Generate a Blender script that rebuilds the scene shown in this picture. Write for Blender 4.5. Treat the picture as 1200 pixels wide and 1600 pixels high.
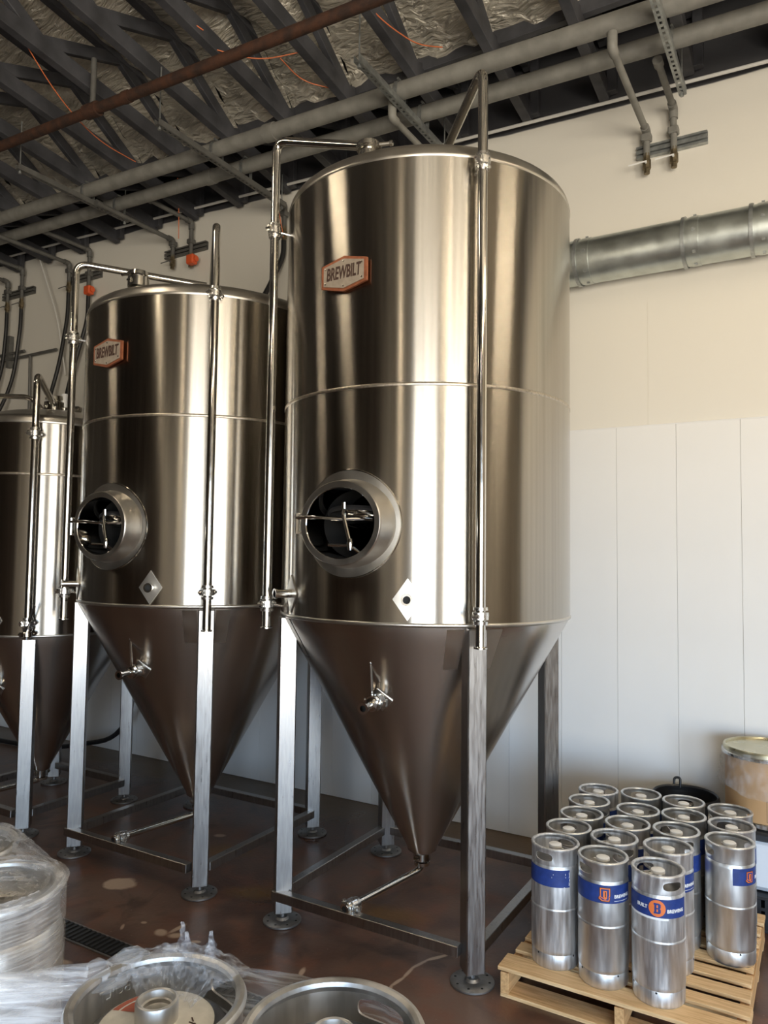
import bpy, bmesh, math, random
from mathutils import Vector, Matrix
from math import sin, cos, pi, radians, sqrt
random.seed(7)
for o in list(bpy.data.objects): bpy.data.objects.remove(o)
S = bpy.context.scene
COL = S.collection

# ------------------------------------------------------------------ camera
FPX, PITCH, ROLL, YAW, CAMH = 1168.4, .0566, .0124, .5314, 2.1518
_F = Vector((-sin(YAW)*cos(PITCH), cos(YAW)*cos(PITCH), sin(PITCH)))
_R = Vector((cos(YAW), sin(YAW), 0)); _U = _R.cross(_F)
_R2 = cos(ROLL)*_R + sin(ROLL)*_U; _U2 = -sin(ROLL)*_R + cos(ROLL)*_U
cd = bpy.data.cameras.new('camera'); cam = bpy.data.objects.new('camera', cd); COL.objects.link(cam)
cd.sensor_fit = 'VERTICAL'; cd.sensor_height = 24; cd.lens = FPX*24/1600; cd.clip_start = .05; cd.clip_end = 200
mw = Matrix((_R2, _U2, -_F)).transposed().to_4x4(); mw.translation = (0, 0, CAMH); cam.matrix_world = mw
S.camera = cam

# ------------------------------------------------------------------ world, daylight through two open bay doors
W = bpy.data.worlds.new('world'); S.world = W; W.use_nodes = True
wn = W.node_tree.nodes; wl = W.node_tree.links
bg = wn['Background']; tc = wn.new('ShaderNodeTexCoord'); sx = wn.new('ShaderNodeSeparateXYZ')
rp = wn.new('ShaderNodeValToRGB'); rp.color_ramp.elements[0].position = .47; rp.color_ramp.elements[1].position = .53
rp.color_ramp.elements[0].color = (1.0, .90, .74, 1); rp.color_ramp.elements[1].color = (.56, .76, 1.0, 1)
mr = wn.new('ShaderNodeMapRange'); mr.inputs[1].default_value = -1; mr.inputs[2].default_value = 1
wl.new(tc.outputs['Generated'], sx.inputs[0]); wl.new(sx.outputs['Z'], mr.inputs[0]); wl.new(mr.outputs[0], rp.inputs[0]); wl.new(rp.outputs[0], bg.inputs[0])
bg.inputs[1].default_value = 16.0
XR, XL, YF, YB = 6.0, -13.0, -6.5, 5.64          # room
DOORS = [(1.5, 5.4, 3.6)]         # openings in the front wall: x0, x1, height
for i, (a, b, h) in enumerate(DOORS):
    L = bpy.data.lights.new('door_daylight', 'AREA'); L.shape = 'RECTANGLE'; L.size = b-a; L.size_y = h; L.cycles.is_portal = True
    o = bpy.data.objects.new('door_daylight', L); COL.objects.link(o); o.location = ((a+b)/2, YF-.1, h/2); o.rotation_euler = (pi/2, 0, 0)
    o.rotation_euler = Vector((0, 1, 0)).to_track_quat('-Z', 'Y').to_euler()
SIDE = (-5.3, -1.5, 3.5)                              # opening in the right wall: y0, y1, height
L = bpy.data.lights.new('door_daylight', 'AREA'); L.shape = 'RECTANGLE'; L.size = SIDE[1]-SIDE[0]; L.size_y = SIDE[2]; L.cycles.is_portal = True
o = bpy.data.objects.new('door_daylight', L); COL.objects.link(o); o.location = (XR+.1, (SIDE[0]+SIDE[1])/2, SIDE[2]/2); o.rotation_euler = Vector((-1, 0, 0)).to_track_quat('-Z', 'Y').to_euler()
LAMP_E = 90.0
S.view_settings.view_transform = 'Standard'; S.view_settings.look = 'None'; S.view_settings.gamma = 1
S.view_settings.use_curve_mapping = False; S.view_settings.exposure = 0.18

# ------------------------------------------------------------------ helpers
def tag(o, label=None, cat=None, group=None, kind=None):
    if label: o['label'] = label
    if cat: o['category'] = cat
    if group: o['group'] = group
    if kind: o['kind'] = kind
    return o
def empty(name, loc=(0, 0, 0), rz=0, parent=None):
    o = bpy.data.objects.new(name, None); COL.objects.link(o); o.location = loc; o.rotation_euler = (0, 0, rz)
    o.empty_display_size = .1
    if parent: o.parent = parent
    return o
def obj(name, bm, mat, parent=None, smooth=35, loc=(0, 0, 0), rot=None):
    me = bpy.data.meshes.new(name); bmesh.ops.recalc_face_normals(bm, faces=bm.faces) ; bm.to_mesh(me); bm.free()
    if mat: me.materials.append(mat)
    if smooth:
        me.shade_smooth(); me.set_sharp_from_angle(angle=radians(smooth))
    o = bpy.data.objects.new(name, me); COL.objects.link(o); o.location = loc
    if rot: o.rotation_euler = rot
    if parent: o.parent = parent
    return o
def copy_tree(o, parent=None):
    c = o.copy(); COL.objects.link(c); c.parent = parent
    for ch in o.children: copy_tree(ch, c)
    return c
def B(): return bmesh.new()
def box(bm, c, s, rz=0, bev=0, M=None):
    r = bmesh.ops.create_cube(bm, size=1); vs = r['verts']
    for v in vs: v.co = Vector((v.co.x*s[0], v.co.y*s[1], v.co.z*s[2]))
    if bev:
        es = {e for v in vs for e in v.link_edges}
        rr = bmesh.ops.bevel(bm, geom=list(es), offset=bev, segments=1, affect='EDGES', profile=.5)
        vs = rr['verts'] if rr['verts'] else vs
        seen = set(vs); st = list(vs)
        while st:
            v = st.pop()
            for e in v.link_edges:
                w = e.other_vert(v)
                if w not in seen: seen.add(w); st.append(w)
        vs = list(seen)
    T = M if M is not None else Matrix.Translation(c) @ Matrix.Rotation(rz, 4, 'Z')
    for v in vs: v.co = T @ v.co
    return bm
def boxb(c, s, rz=0, bev=0, M=None): return box(B(), c, s, rz, bev, M)
def frame_from(d, up=(0, 0, 1)):
    d = Vector(d).normalized(); u = Vector(up)
    if abs(d.dot(u)) > .98: u = Vector((1, 0, 0))
    x = u.cross(d).normalized(); y = d.cross(x)
    return x, y, d
def bar(bm, a, b, w, h, up=(0, 0, 1), bev=0):
    """rectangular bar from a to b; w sideways, h along up"""
    a, b = Vector(a), Vector(b); x, y, d = frame_from(b-a, up)
    M = Matrix((x, y, d)).transposed().to_4x4(); M.translation = (a+b)/2
    return box(bm, None, (w, h, (b-a).length), bev=bev, M=M)
def fillet(pts, r, n=6):
    pts = [Vector(p) for p in pts]; out = [pts[0]]
    for i in range(1, len(pts)-1):
        p = pts[i]; a = (pts[i-1]-p); b = (pts[i+1]-p)
        rr = min(r, a.length*.49, b.length*.49)
        A = p+a.normalized()*rr; C = p+b.normalized()*rr
        for k in range(n+1):
            t = k/n; out.append(A*(1-t)**2 + p*2*t*(1-t) + C*t*t)
    out.append(pts[-1]); return out
def tube(bm, pts, r, seg=12, caps=True, radii=None):
    pts = [Vector(p) for p in pts]; n = len(pts); rings = []
    d0 = (pts[1]-pts[0]).normalized(); x, y, _ = frame_from(d0)
    for i, p in enumerate(pts):
        d = ((pts[min(i+1, n-1)]-p).normalized() + (p-pts[max(i-1, 0)]).normalized())
        if d.length < 1e-6: d = d0
        d = d.normalized()
        x = (x - d*x.dot(d)).normalized(); y = d.cross(x)
        rr = radii[i] if radii else r
        rings.append([bm.verts.new(p + x*rr*cos(2*pi*k/seg) + y*rr*sin(2*pi*k/seg)) for k in range(seg)])
    for i in range(n-1):
        for k in range(seg):
            bm.faces.new((rings[i][k], rings[i][(k+1) % seg], rings[i+1][(k+1) % seg], rings[i+1][k]))
    if caps:
        bm.faces.new(rings[0][::-1]); bm.faces.new(rings[-1])
    return bm
def tubeb(pts, r, seg=12, fil=0, caps=True): return tube(B(), fillet(pts, fil) if fil else pts, r, seg, caps)
def lathe(bm, prof, seg=48, M=None, closed=False, ex=1, ey=1):
    """profile of (r, z); r=0 ends become poles"""
    M = M or Matrix(); rings = []
    for r, z in prof:
        if r < 1e-6: rings.append([bm.verts.new(M @ Vector((0, 0, z)))])
        else: rings.append([bm.verts.new(M @ Vector((r*ex*cos(2*pi*k/seg), r*ey*sin(2*pi*k/seg), z))) for k in range(seg)])
    m = len(rings)
    for i in range(m if closed else m-1):
        a, b = rings[i], rings[(i+1) % m]
        for k in range(seg):
            k2 = (k+1) % seg
            if len(a) == 1 and len(b) == 1: continue
            if len(a) == 1: bm.faces.new((a[0], b[k2], b[k]))
            elif len(b) == 1: bm.faces.new((a[k], a[k2], b[0]))
            else: bm.faces.new((a[k], a[k2], b[k2], b[k]))
    return bm
def latheb(prof, seg=48, M=None, closed=False, ex=1, ey=1): return lathe(B(), prof, seg, M, closed, ex, ey)
def axisM(p, d, up=(0, 0, 1)):
    x, y, z = frame_from(d, up); M = Matrix((x, y, z)).transposed().to_4x4(); M.translation = Vector(p); return M
def prism(bm, poly, t, M=None):
    """polygon in xy extruded along z by t"""
    M = M or Matrix()
    a = [bm.verts.new(M @ Vector((p[0], p[1], 0))) for p in poly]; b = [bm.verts.new(M @ Vector((p[0], p[1], t))) for p in poly]
    n = len(poly); bm.faces.new(a[::-1]); bm.faces.new(b)
    for i in range(n): bm.faces.new((a[i], a[(i+1) % n], b[(i+1) % n], b[i]))
    return bm
def cut(o, cutter_bm):
    """real hole: boolean difference applied once, no operators"""
    me = bpy.data.meshes.new('cutter'); bmesh.ops.recalc_face_normals(cutter_bm, faces=cutter_bm.faces); cutter_bm.to_mesh(me); cutter_bm.free()
    c = bpy.data.objects.new('cutter', me); COL.objects.link(c); c.parent = o.parent
    m = o.modifiers.new('cut', 'BOOLEAN'); m.object = c; m.solver = 'EXACT'
    dg = bpy.context.evaluated_depsgraph_get(); dg.update()
    nm = bpy.data.meshes.new_from_object(o.evaluated_get(dg)); o.modifiers.clear(); old = o.data; o.data = nm
    nm.shade_smooth(); nm.set_sharp_from_angle(angle=radians(35))
    bpy.data.objects.remove(c); bpy.data.meshes.remove(old)
def text_mesh(s, size, depth=.001, sx_=1, shear=0, align='CENTER', off=0):
    cu = bpy.data.curves.new('lettering', 'FONT'); cu.body = s; cu.size = size; cu.extrude = depth; cu.align_x = align; cu.align_y = 'CENTER'
    cu.resolution_u = 3; cu.shear = shear; cu.offset = off
    t = bpy.data.objects.new('lettering', cu); COL.objects.link(t)
    dg = bpy.context.evaluated_depsgraph_get(); dg.update()
    me = bpy.data.meshes.new_from_object(t.evaluated_get(dg)); bpy.data.objects.remove(t)
    bm = B(); bm.from_mesh(me); bpy.data.meshes.remove(me)
    for v in bm.verts: v.co.x *= sx_
    return bm
def xf(bm, M):
    for v in bm.verts: v.co = M @ v.co
    return bm
def slice_x(bm, step=.007):
    lo = min(v.co.x for v in bm.verts); hi = max(v.co.x for v in bm.verts); x = math.ceil(lo/step)*step
    while x < hi:
        bmesh.ops.bisect_plane(bm, geom=bm.verts[:]+bm.edges[:]+bm.faces[:], plane_co=(x+1e-5, 0, 0), plane_no=(1, 0, 0)); x += step
    return bm
def bend(bm, r, a0, z0, mirror=False):
    """flat xy shape (x right, y up, z out) bent round a vertical cylinder, facing angle a0"""
    for v in bm.verts:
        rr = r + v.co.z; a = a0 + v.co.x/r
        v.co = Vector((rr*cos(a), rr*sin(a), z0 + v.co.y))
    return bm
def grid_patch(w, h, nx, ny):
    bm = B(); vs = [[bm.verts.new((w*(i/nx-.5), h*(j/ny-.5), 0)) for i in range(nx+1)] for j in range(ny+1)]
    for j in range(ny):
        for i in range(nx): bm.faces.new((vs[j][i], vs[j][i+1], vs[j+1][i+1], vs[j+1][i]))
    return bm

# ------------------------------------------------------------------ materials
def mat(name, col, rough=.5, metal=0, var=.0, vscale=6, rvar=0, bump=0, bscale=30, stretch=(1, 1, 1), spec=.5, col2=None, detail=4):
    m = bpy.data.materials.new(name); m.use_nodes = True; nt = m.node_tree; N = nt.nodes; K = nt.links
    p = N['Principled BSDF']; p.inputs['Base Color'].default_value = (*col, 1); p.inputs['Roughness'].default_value = rough
    p.inputs['Metallic'].default_value = metal; p.inputs['Specular IOR Level'].default_value = spec
    if var or rvar or bump or col2:
        t = N.new('ShaderNodeTexCoord'); mp = N.new('ShaderNodeMapping'); mp.inputs['Scale'].default_value = stretch
        K.new(t.outputs['Object'], mp.inputs[0])
        nz = N.new('ShaderNodeTexNoise'); nz.inputs['Scale'].default_value = vscale; nz.inputs['Detail'].default_value = detail; K.new(mp.outputs[0], nz.inputs[0])
        if var or col2:
            mx = N.new('ShaderNodeMix'); mx.data_type = 'RGBA'
            c2 = col2 if col2 else tuple(max(0, c*(1-var)) for c in col); c1 = col if col2 else tuple(min(1, c*(1+var)) for c in col)
            mx.inputs[6].default_value = (*c2, 1); mx.inputs[7].default_value = (*c1, 1)
            rg = N.new('ShaderNodeMapRange'); rg.inputs[1].default_value = .35; rg.inputs[2].default_value = .65; K.new(nz.outputs[0], rg.inputs[0])
            K.new(rg.outputs[0], mx.inputs[0]); K.new(mx.outputs[2], p.inputs['Base Color'])
        if rvar:
            rg2 = N.new('ShaderNodeMapRange'); rg2.inputs[1].default_value = .3; rg2.inputs[2].default_value = .7
            rg2.inputs[3].default_value = max(.02, rough-rvar); rg2.inputs[4].default_value = rough+rvar; K.new(nz.outputs[0], rg2.inputs[0]); K.new(rg2.outputs[0], p.inputs['Roughness'])
        if bump:
            nb = N.new('ShaderNodeTexNoise'); nb.inputs['Scale'].default_value = bscale; nb.inputs['Detail'].default_value = 3; K.new(mp.outputs[0], nb.inputs[0])
            bp = N.new('ShaderNodeBump'); bp.inputs['Strength'].default_value = bump; bp.inputs['Distance'].default_value = .01; K.new(nb.outputs[0], bp.inputs['Height']); K.new(bp.outputs[0], p.inputs['Normal'])
    return m
def aniso(m, a, rot):
    nt = m.node_tree; p = nt.nodes['Principled BSDF']; t = nt.nodes.new('ShaderNodeTangent'); t.direction_type = 'RADIAL'; t.axis = 'Z'
    p.inputs['Anisotropic'].default_value = a; p.inputs['Anisotropic Rotation'].default_value = rot; nt.links.new(t.outputs[0], p.inputs['Tangent'])
    return m
STEEL = (.41, .382, .338)
M_shell = aniso(mat('brushed_stainless', STEEL, .25, 1, var=.08, vscale=5, stretch=(7, 7, .10), rvar=.02, bump=.010, bscale=3), 1.0, .25)
M_head = mat('satin_stainless', (.60, .575, .53), .34, 1, var=.05, vscale=8, rvar=.05)
M_cone = aniso(mat('brushed_cone_stainless', (.60, .565, .53), .27, 1), .7, .25)
M_pol = mat('polished_stainless', (.68, .66, .62), .13, 1, rvar=.03, vscale=20)
M_mirror = mat('mirror_stainless', (.55, .53, .50), .05, 1)
M_leg = mat('mill_stainless_tube', (.38, .365, .35), .34, 1, var=.10, vscale=14, stretch=(6, 6, .6), rvar=.07)
M_weld = mat('weld_bead', (.50, .45, .38), .38, 1, var=.2, vscale=60)
M_clamp = mat('bright_clamp_alloy', (.86, .85, .83), .28, 1, rvar=.06, vscale=60)
M_black = mat('black_rubber', (.012, .012, .013), .5)
M_dark = mat('painted_hollow_shade', (.01, .01, .01), .7)  # near-black colour painted for the shade inside holes, bores, slots, drain and liner
M_foot = mat('zinc_foot', (.30, .29, .28), .45, .9, var=.15, vscale=20)
M_wood = mat('pallet_pine', (.80, .55, .29), .72, 0, vscale=5, stretch=(1.2, 14, 14), col2=(.60, .37, .17), bump=.25, bscale=20)
M_wood2 = mat('pallet_pine_along', (.72, .44, .20), .72, 0, vscale=5, stretch=(14, 1.2, 14), col2=(.52, .29, .12), bump=.25, bscale=20)
M_keg = mat('keg_stainless', (.68, .67, .65), .40, .95, var=.12, vscale=9, stretch=(3, 3, .6), rvar=.09, bump=.05, bscale=18)
M_keg2 = mat('scuffed_keg_stainless', (.68, .67, .66), .48, .9, var=.20, vscale=16, stretch=(3, 3, .35), rvar=.12, bump=.08, bscale=25)
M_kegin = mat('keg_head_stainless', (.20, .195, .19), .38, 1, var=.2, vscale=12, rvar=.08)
M_cap = mat('white_plastic_cap', (.90, .89, .86), .5)
M_blue = mat('blue_band', (.020, .045, .20), .45, 0, var=.12, vscale=40, spec=.4)
M_white = mat('white_ink', (.85, .85, .84), .5)
M_orange = mat('orange_ink', (.78, .19, .045), .5)
M_copper = mat('copper_plate', (.34, .12, .06), .45, .6, var=.15, vscale=30)
M_plate = mat('pale_plate', (.33, .28, .225), .5, .2, var=.10, vscale=30)
M_ink = mat('dark_lettering', (.05, .022, .015), .5)
M_galv = mat('galvanised_duct', (.58, .62, .60), .40, 1, var=.14, vscale=7, rvar=.06, detail=6)
M_strut = mat('galvanised_strut', (.40, .42, .42), .45, .85, var=.2, vscale=20)
M_pipe = mat('grey_painted_pipe', (.22, .215, .195), .55, 0, var=.14, vscale=9)
M_pipe2 = mat('dark_grey_pipe', (.13, .128, .12), .5, .2, var=.15, vscale=9)
M_rust = mat('rusty_pipe', (.085, .036, .020), .75, .1, vscale=14, col2=(.040, .022, .016), bump=.3, bscale=60)
M_conduit = mat('white_conduit', (.70, .69, .66), .5)
M_truss = mat('black_painted_timber', (.062, .063, .072), .62, 0, var=.3, vscale=5, bump=.15, bscale=20)
M_wallblack = mat('black_wall_paint', (.026, .026, .029), .7, 0, var=.2, vscale=3)
M_wire = mat('orange_wire', (.75, .20, .07), .5)
M_valve = mat('brass_valve', (.20, .16, .10), .45, .8, var=.3, vscale=30)
M_act = mat('orange_actuator', (.70, .11, .03), .45)
M_fibre = mat('kraft_fibreboard', (.50, .30, .14), .65, 0, var=.06, vscale=3)
M_gold = mat('gold_lacquer_lid', (.55, .50, .33), .3, .9, rvar=.06, vscale=10)
M_tub = mat('white_plastic', (.74, .77, .82), .45)
M_blackp = mat('black_plastic', (.018, .019, .022), .42)
M_panel = mat('white_liner_panel', (.81, .81, .80), .48, 0, var=.012, vscale=2)
M_sticker = mat('white_round_label', (.68, .67, .63), .6, 0, var=.08, vscale=30)
M_red = mat('red_brown_label', (.42, .10, .05), .55)
M_lamp = None

def film_mat(name, alpha, scale, stretch, tint=(.82, .86, .92), bmp=.8, rot=0):
    m = bpy.data.materials.new(name); m.use_nodes = True; nt = m.node_tree; N = nt.nodes; K = nt.links
    p = N['Principled BSDF']; p.inputs['Base Color'].default_value = (*tint, 1); p.inputs['Roughness'].default_value = .12
    t = N.new('ShaderNodeTexCoord'); mp = N.new('ShaderNodeMapping'); mp.inputs['Scale'].default_value = stretch; mp.inputs['Rotation'].default_value = (rot, rot, 0); K.new(t.outputs['Object'], mp.inputs[0])
    nz = N.new('ShaderNodeTexNoise'); nz.inputs['Scale'].default_value = scale; nz.inputs['Detail'].default_value = 5; nz.inputs['Distortion'].default_value = .3; K.new(mp.outputs[0], nz.inputs[0])
    rg = N.new('ShaderNodeMapRange'); rg.inputs[1].default_value = .42; rg.inputs[2].default_value = .66; rg.inputs[3].default_value = alpha*.5; rg.inputs[4].default_value = min(1, alpha*1.7)
    K.new(nz.outputs[0], rg.inputs[0]); K.new(rg.outputs[0], p.inputs['Alpha'])
    bp = N.new('ShaderNodeBump'); bp.inputs['Strength'].default_value = bmp; bp.inputs['Distance'].default_value = .012; K.new(nz.outputs[0], bp.inputs['Height']); K.new(bp.outputs[0], p.inputs['Normal'])
    return m
M_film = film_mat('stretch_film_streaks', .30, 8, (1, 1, 14), bmp=.15, rot=.2)
M_film2 = film_mat('crumpled_stretch_film', .17, 75, (1, 1, 1), (.80, .86, .96), bmp=.55)
M_film3 = film_mat('clear_bag_film', .16, 22, (1, 1, .5))

def floor_mat():
    m = bpy.data.materials.new('stained_brown_concrete'); m.use_nodes = True; nt = m.node_tree; N = nt.nodes; K = nt.links; p = N['Principled BSDF']
    t = N.new('ShaderNodeTexCoord')
    def noise(s, d=5, dist=0):
        n = N.new('ShaderNodeTexNoise'); n.inputs['Scale'].default_value = s; n.inputs['Detail'].default_value = d; n.inputs['Distortion'].default_value = dist; K.new(t.outputs['Object'], n.inputs[0]); return n.outputs[0]
    def mix(f, a, b):
        x = N.new('ShaderNodeMix'); x.data_type = 'RGBA'; K.new(f, x.inputs[0])
        for s, i in ((a, 6), (b, 7)):
            if isinstance(s, tuple): x.inputs[i].default_value = (*s, 1)
            else: K.new(s, x.inputs[i])
        return x.outputs[2]
    def ramp(v, lo, hi):
        r = N.new('ShaderNodeMapRange'); r.inputs[1].default_value = lo; r.inputs[2].default_value = hi; K.new(v, r.inputs[0]); return r.outputs[0]
    def math_(op, a, b=None):
        x = N.new('ShaderNodeMath'); x.operation = op
        for s, i in ((a, 0), (b, 1)):
            if s is None: continue
            if isinstance(s, (int, float)): x.inputs[i].default_value = s
            else: K.new(s, x.inputs[i])
        return x.outputs[0]
    n1 = noise(1.1, 6, .5); n2 = noise(5, 6); n3 = noise(40, 3)
    c = mix(ramp(n1, .40, .60), (.072, .037, .026), (.165, .104, .078))
    c = mix(math_('MULTIPLY', ramp(n2, .48, .68), .6), c, (.190, .080, .047))
    c = mix(math_('MULTIPLY', ramp(noise(2.3, 6, 1.2), .55, .66), .65), c, (.045, .029, .024))
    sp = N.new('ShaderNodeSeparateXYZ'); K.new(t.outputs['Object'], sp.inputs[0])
    # olive strip along the back wall
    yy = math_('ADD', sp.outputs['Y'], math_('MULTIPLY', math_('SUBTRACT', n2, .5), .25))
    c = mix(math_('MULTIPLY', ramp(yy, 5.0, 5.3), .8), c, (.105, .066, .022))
    # worn cream patches and scratches: each is an ellipse with a ragged edge
    wob = math_('MULTIPLY', math_('SUBTRACT', noise(9, 4), .5), .75)
    def blob(x, y, a, b, rot, col, cc, soft=.12, k=1):
        mp = N.new('ShaderNodeMapping'); mp.vector_type = 'TEXTURE'; mp.inputs['Location'].default_value = (x, y, 0); mp.inputs['Rotation'].default_value = (0, 0, rot); mp.inputs['Scale'].default_value = (a, b, 1)
        K.new(t.outputs['Object'], mp.inputs[0]); g = N.new('ShaderNodeVectorMath'); g.operation = 'LENGTH'
        s = N.new('ShaderNodeSeparateXYZ'); K.new(mp.outputs[0], s.inputs[0]); cb = N.new('ShaderNodeCombineXYZ'); K.new(s.outputs[0], cb.inputs[0]); K.new(s.outputs[1], cb.inputs[1]); K.new(cb.outputs[0], g.inputs[0])
        d = math_('ADD', g.outputs['Value'], wob); f = ramp(d, 1+soft, 1-soft)
        return mix(math_('MULTIPLY', f, k) if k != 1 else f, cc, col)
    cream = (.50, .38, .29)
    c = blob(-3.97, 3.437, .105, .085, .5, cream, c)
    for x, y, a, b, r in ((-1.821, 3.725, .07, .011, -2.169), (-1.872, 3.62, .062, .010, -1.859), (-1.886, 3.512, .062, .010, -1.542), (-1.893, 3.412, .052, .010, -1.749), (-1.893, 3.334, .04, .010, -1.328),
                          (-3.226, 3.215, .062, .016, 1.534), (-3.273, 3.135, .04, .030, -.3), (-3.177, 3.152, .04, .028, .55), (-4.23, 3.18, .065, .008, 1.53), (-2.355, 3.229, .04, .014, 1.9), (-3.508, 3.065, .03, .010, 2.2),
                          (-3.033, 3.164, .026, .012, .4), (-3.442, 3.164, .016, .012, .2), (-4.0, 4.40, .045, .028, .4), (-3.486, 2.646, .06, .02, .28)):
        c = blob(x, y, a, b, r, cream, c, .3, .8)
    for x, y, a, b, r in ((-3.15, 3.80, .16, .08, .4), (-3.77, 4.2, .2, .1, .3), (-2.3, 4.0, .22, .09, .2)):
        c = blob(x, y, a, b, r, (.16, .085, .022), c, .5, .7)
    c = mix(math_('MULTIPLY', ramp(noise(55, 2), .71, .75), .55), c, (.33, .27, .22))
    K.new(c, p.inputs['Base Color'])
    r = N.new('ShaderNodeMapRange'); r.inputs[1].default_value = .3; r.inputs[2].default_value = .7; r.inputs[3].default_value = .24; r.inputs[4].default_value = .48; K.new(n1, r.inputs[0]); K.new(r.outputs[0], p.inputs['Roughness'])
    bp = N.new('ShaderNodeBump'); bp.inputs['Strength'].default_value = .12; bp.inputs['Distance'].default_value = .01; K.new(n3, bp.inputs['Height']); K.new(bp.outputs[0], p.inputs['Normal'])
    return m
def wall_mat():
    m = bpy.data.materials.new('cream_wall_black_above'); m.use_nodes = True; nt = m.node_tree; N = nt.nodes; K = nt.links; p = N['Principled BSDF']
    t = N.new('ShaderNodeTexCoord'); s = N.new('ShaderNodeSeparateXYZ'); K.new(t.outputs['Object'], s.inputs[0])
    n = N.new('ShaderNodeTexNoise'); n.inputs['Scale'].default_value = 1.3; n.inputs['Detail'].default_value = 4; K.new(t.outputs['Object'], n.inputs[0])
    a = N.new('ShaderNodeMath'); a.operation = 'MULTIPLY_ADD'; K.new(s.outputs['X'], a.inputs[0]); a.inputs[1].default_value = .0270; K.new(s.outputs['Z'], a.inputs[2])
    b = N.new('ShaderNodeMath'); b.operation = 'MULTIPLY_ADD'; K.new(n.outputs[0], b.inputs[0]); b.inputs[1].default_value = .06; K.new(a.outputs[0], b.inputs[2])
    r = N.new('ShaderNodeMapRange'); r.inputs[1].default_value = 5.575; r.inputs[2].default_value = 5.585; K.new(b.outputs[0], r.inputs[0])
    x = N.new('ShaderNodeMix'); x.data_type = 'RGBA'; x.inputs[6].default_value = (.76, .73, .66, 1); x.inputs[7].default_value = (.062, .062, .069, 1); K.new(r.outputs[0], x.inputs[0]); K.new(x.outputs[2], p.inputs['Base Color'])
    p.inputs['Roughness'].default_value = .6
    nb = N.new('ShaderNodeTexNoise'); nb.inputs['Scale'].default_value = 60; K.new(t.outputs['Object'], nb.inputs[0])
    bp = N.new('ShaderNodeBump'); bp.inputs['Strength'].default_value = .05; bp.inputs['Distance'].default_value = .01; K.new(nb.outputs[0], bp.inputs['Height']); K.new(bp.outputs[0], p.inputs['Normal'])
    return m
def foil_mat():
    m = mat('foil_insulation', (.80, .75, .64), .42, .5, var=.22, vscale=2.2, rvar=.08, detail=5)
    nt = m.node_tree; N = nt.nodes; K = nt.links; p = N['Principled BSDF']; t = N['Texture Coordinate']
    mp = N.new('ShaderNodeMapping'); mp.inputs['Scale'].default_value = (3.2, 13, 3); K.new(t.outputs['Object'], mp.inputs[0])
    n = N.new('ShaderNodeTexNoise'); n.inputs['Scale'].default_value = 1.6; n.inputs['Detail'].default_value = 5; n.inputs['Distortion'].default_value = 1.2; K.new(mp.outputs[0], n.inputs[0])
    b = N.new('ShaderNodeBump'); b.inputs['Strength'].default_value = 1.0; b.inputs['Distance'].default_value = .07; K.new(n.outputs[0], b.inputs['Height']); K.new(b.outputs[0], p.inputs['Normal'])
    return m

# ================================================================== the room
def struct(name, bm, m, smooth=0): return tag(obj(name, bm, m, smooth=smooth), kind='structure')
HZ = 7.6
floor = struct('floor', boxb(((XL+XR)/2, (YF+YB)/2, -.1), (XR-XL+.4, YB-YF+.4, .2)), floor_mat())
wall_back = struct('wall_back', boxb(((XL+XR)/2, YB+.1, HZ/2), (XR-XL+.4, .2, HZ)), wall_mat())
M_board = mat('cream_board', (.76, .73, .66), .6, 0)
M_wall = mat('cream_wall', (.72, .68, .60), .6, 0, var=.03, vscale=2)
M_wall2 = mat('dark_stock_wall', (.060, .050, .040), .6, 0, var=.25, vscale=1.2, stretch=(1, 1, .4))
struct('wall_left', boxb((XL-.1, (YF+YB)/2, HZ/2), (.2, YB-YF, HZ)), M_wall2)
bm = B(); box(bm, (XR+.1, (YF+SIDE[0])/2, HZ/2), (.2, SIDE[0]-YF, HZ)); box(bm, (XR+.1, (YB+SIDE[1])/2, HZ/2), (.2, YB-SIDE[1], HZ)); box(bm, (XR+.1, (SIDE[0]+SIDE[1])/2, (SIDE[2]+HZ)/2), (.2, SIDE[1]-SIDE[0], HZ-SIDE[2]))
struct('wall_right', bm, mat('tan_side_wall', (.34, .30, .24), .6, 0, var=.1, vscale=1.2))
bm = B(); xs = [XL] + [v for a, b, h in DOORS for v in (a, b)] + [XR]
for i in range(0, len(xs), 2): box(bm, ((xs[i]+xs[i+1])/2, YF-.1, HZ/2), (xs[i+1]-xs[i], .2, HZ))
for a, b, h in DOORS: box(bm, ((a+b)/2, YF-.1, (h+HZ)/2), (b-a, .2, HZ-h))
struct('wall_front', bm, M_wall2)
tag(obj('front_liner', boxb((-.9, YF+.01, 1.9), (4.4, .02, 3.8)), M_wall, bpy.data.objects['wall_front'], smooth=0), kind='structure')
# liner panels of the back wall
x = -1.312 - .417*28; PW = .417
pm = None
while x < XR-.3:
    if pm is None:
        pn = obj('wall_panel', boxb((0, 0, 0), (PW-.0022, .014, 3.105)), M_panel, wall_back, smooth=0); pm = pn
    else:
        pn = pm.copy(); COL.objects.link(pn); pn.parent = wall_back
    pn.location = (x+PW/2, YB-.007, 3.105/2+.004); x += PW
obj('panel_cap', boxb(((XL+XR)/2, YB-.009, 3.113), (XR-XL, .018, .008)), M_panel, wall_back, smooth=0)

for xa, xb in ((-4.0, -1.09), (-1.085, XR-.2)): obj('wall_board', boxb(((xa+xb)/2, YB-.002, (3.12+4.035)/2), (xb-xa, .004, 4.035-3.12)), M_board, wall_back, smooth=0)
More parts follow.
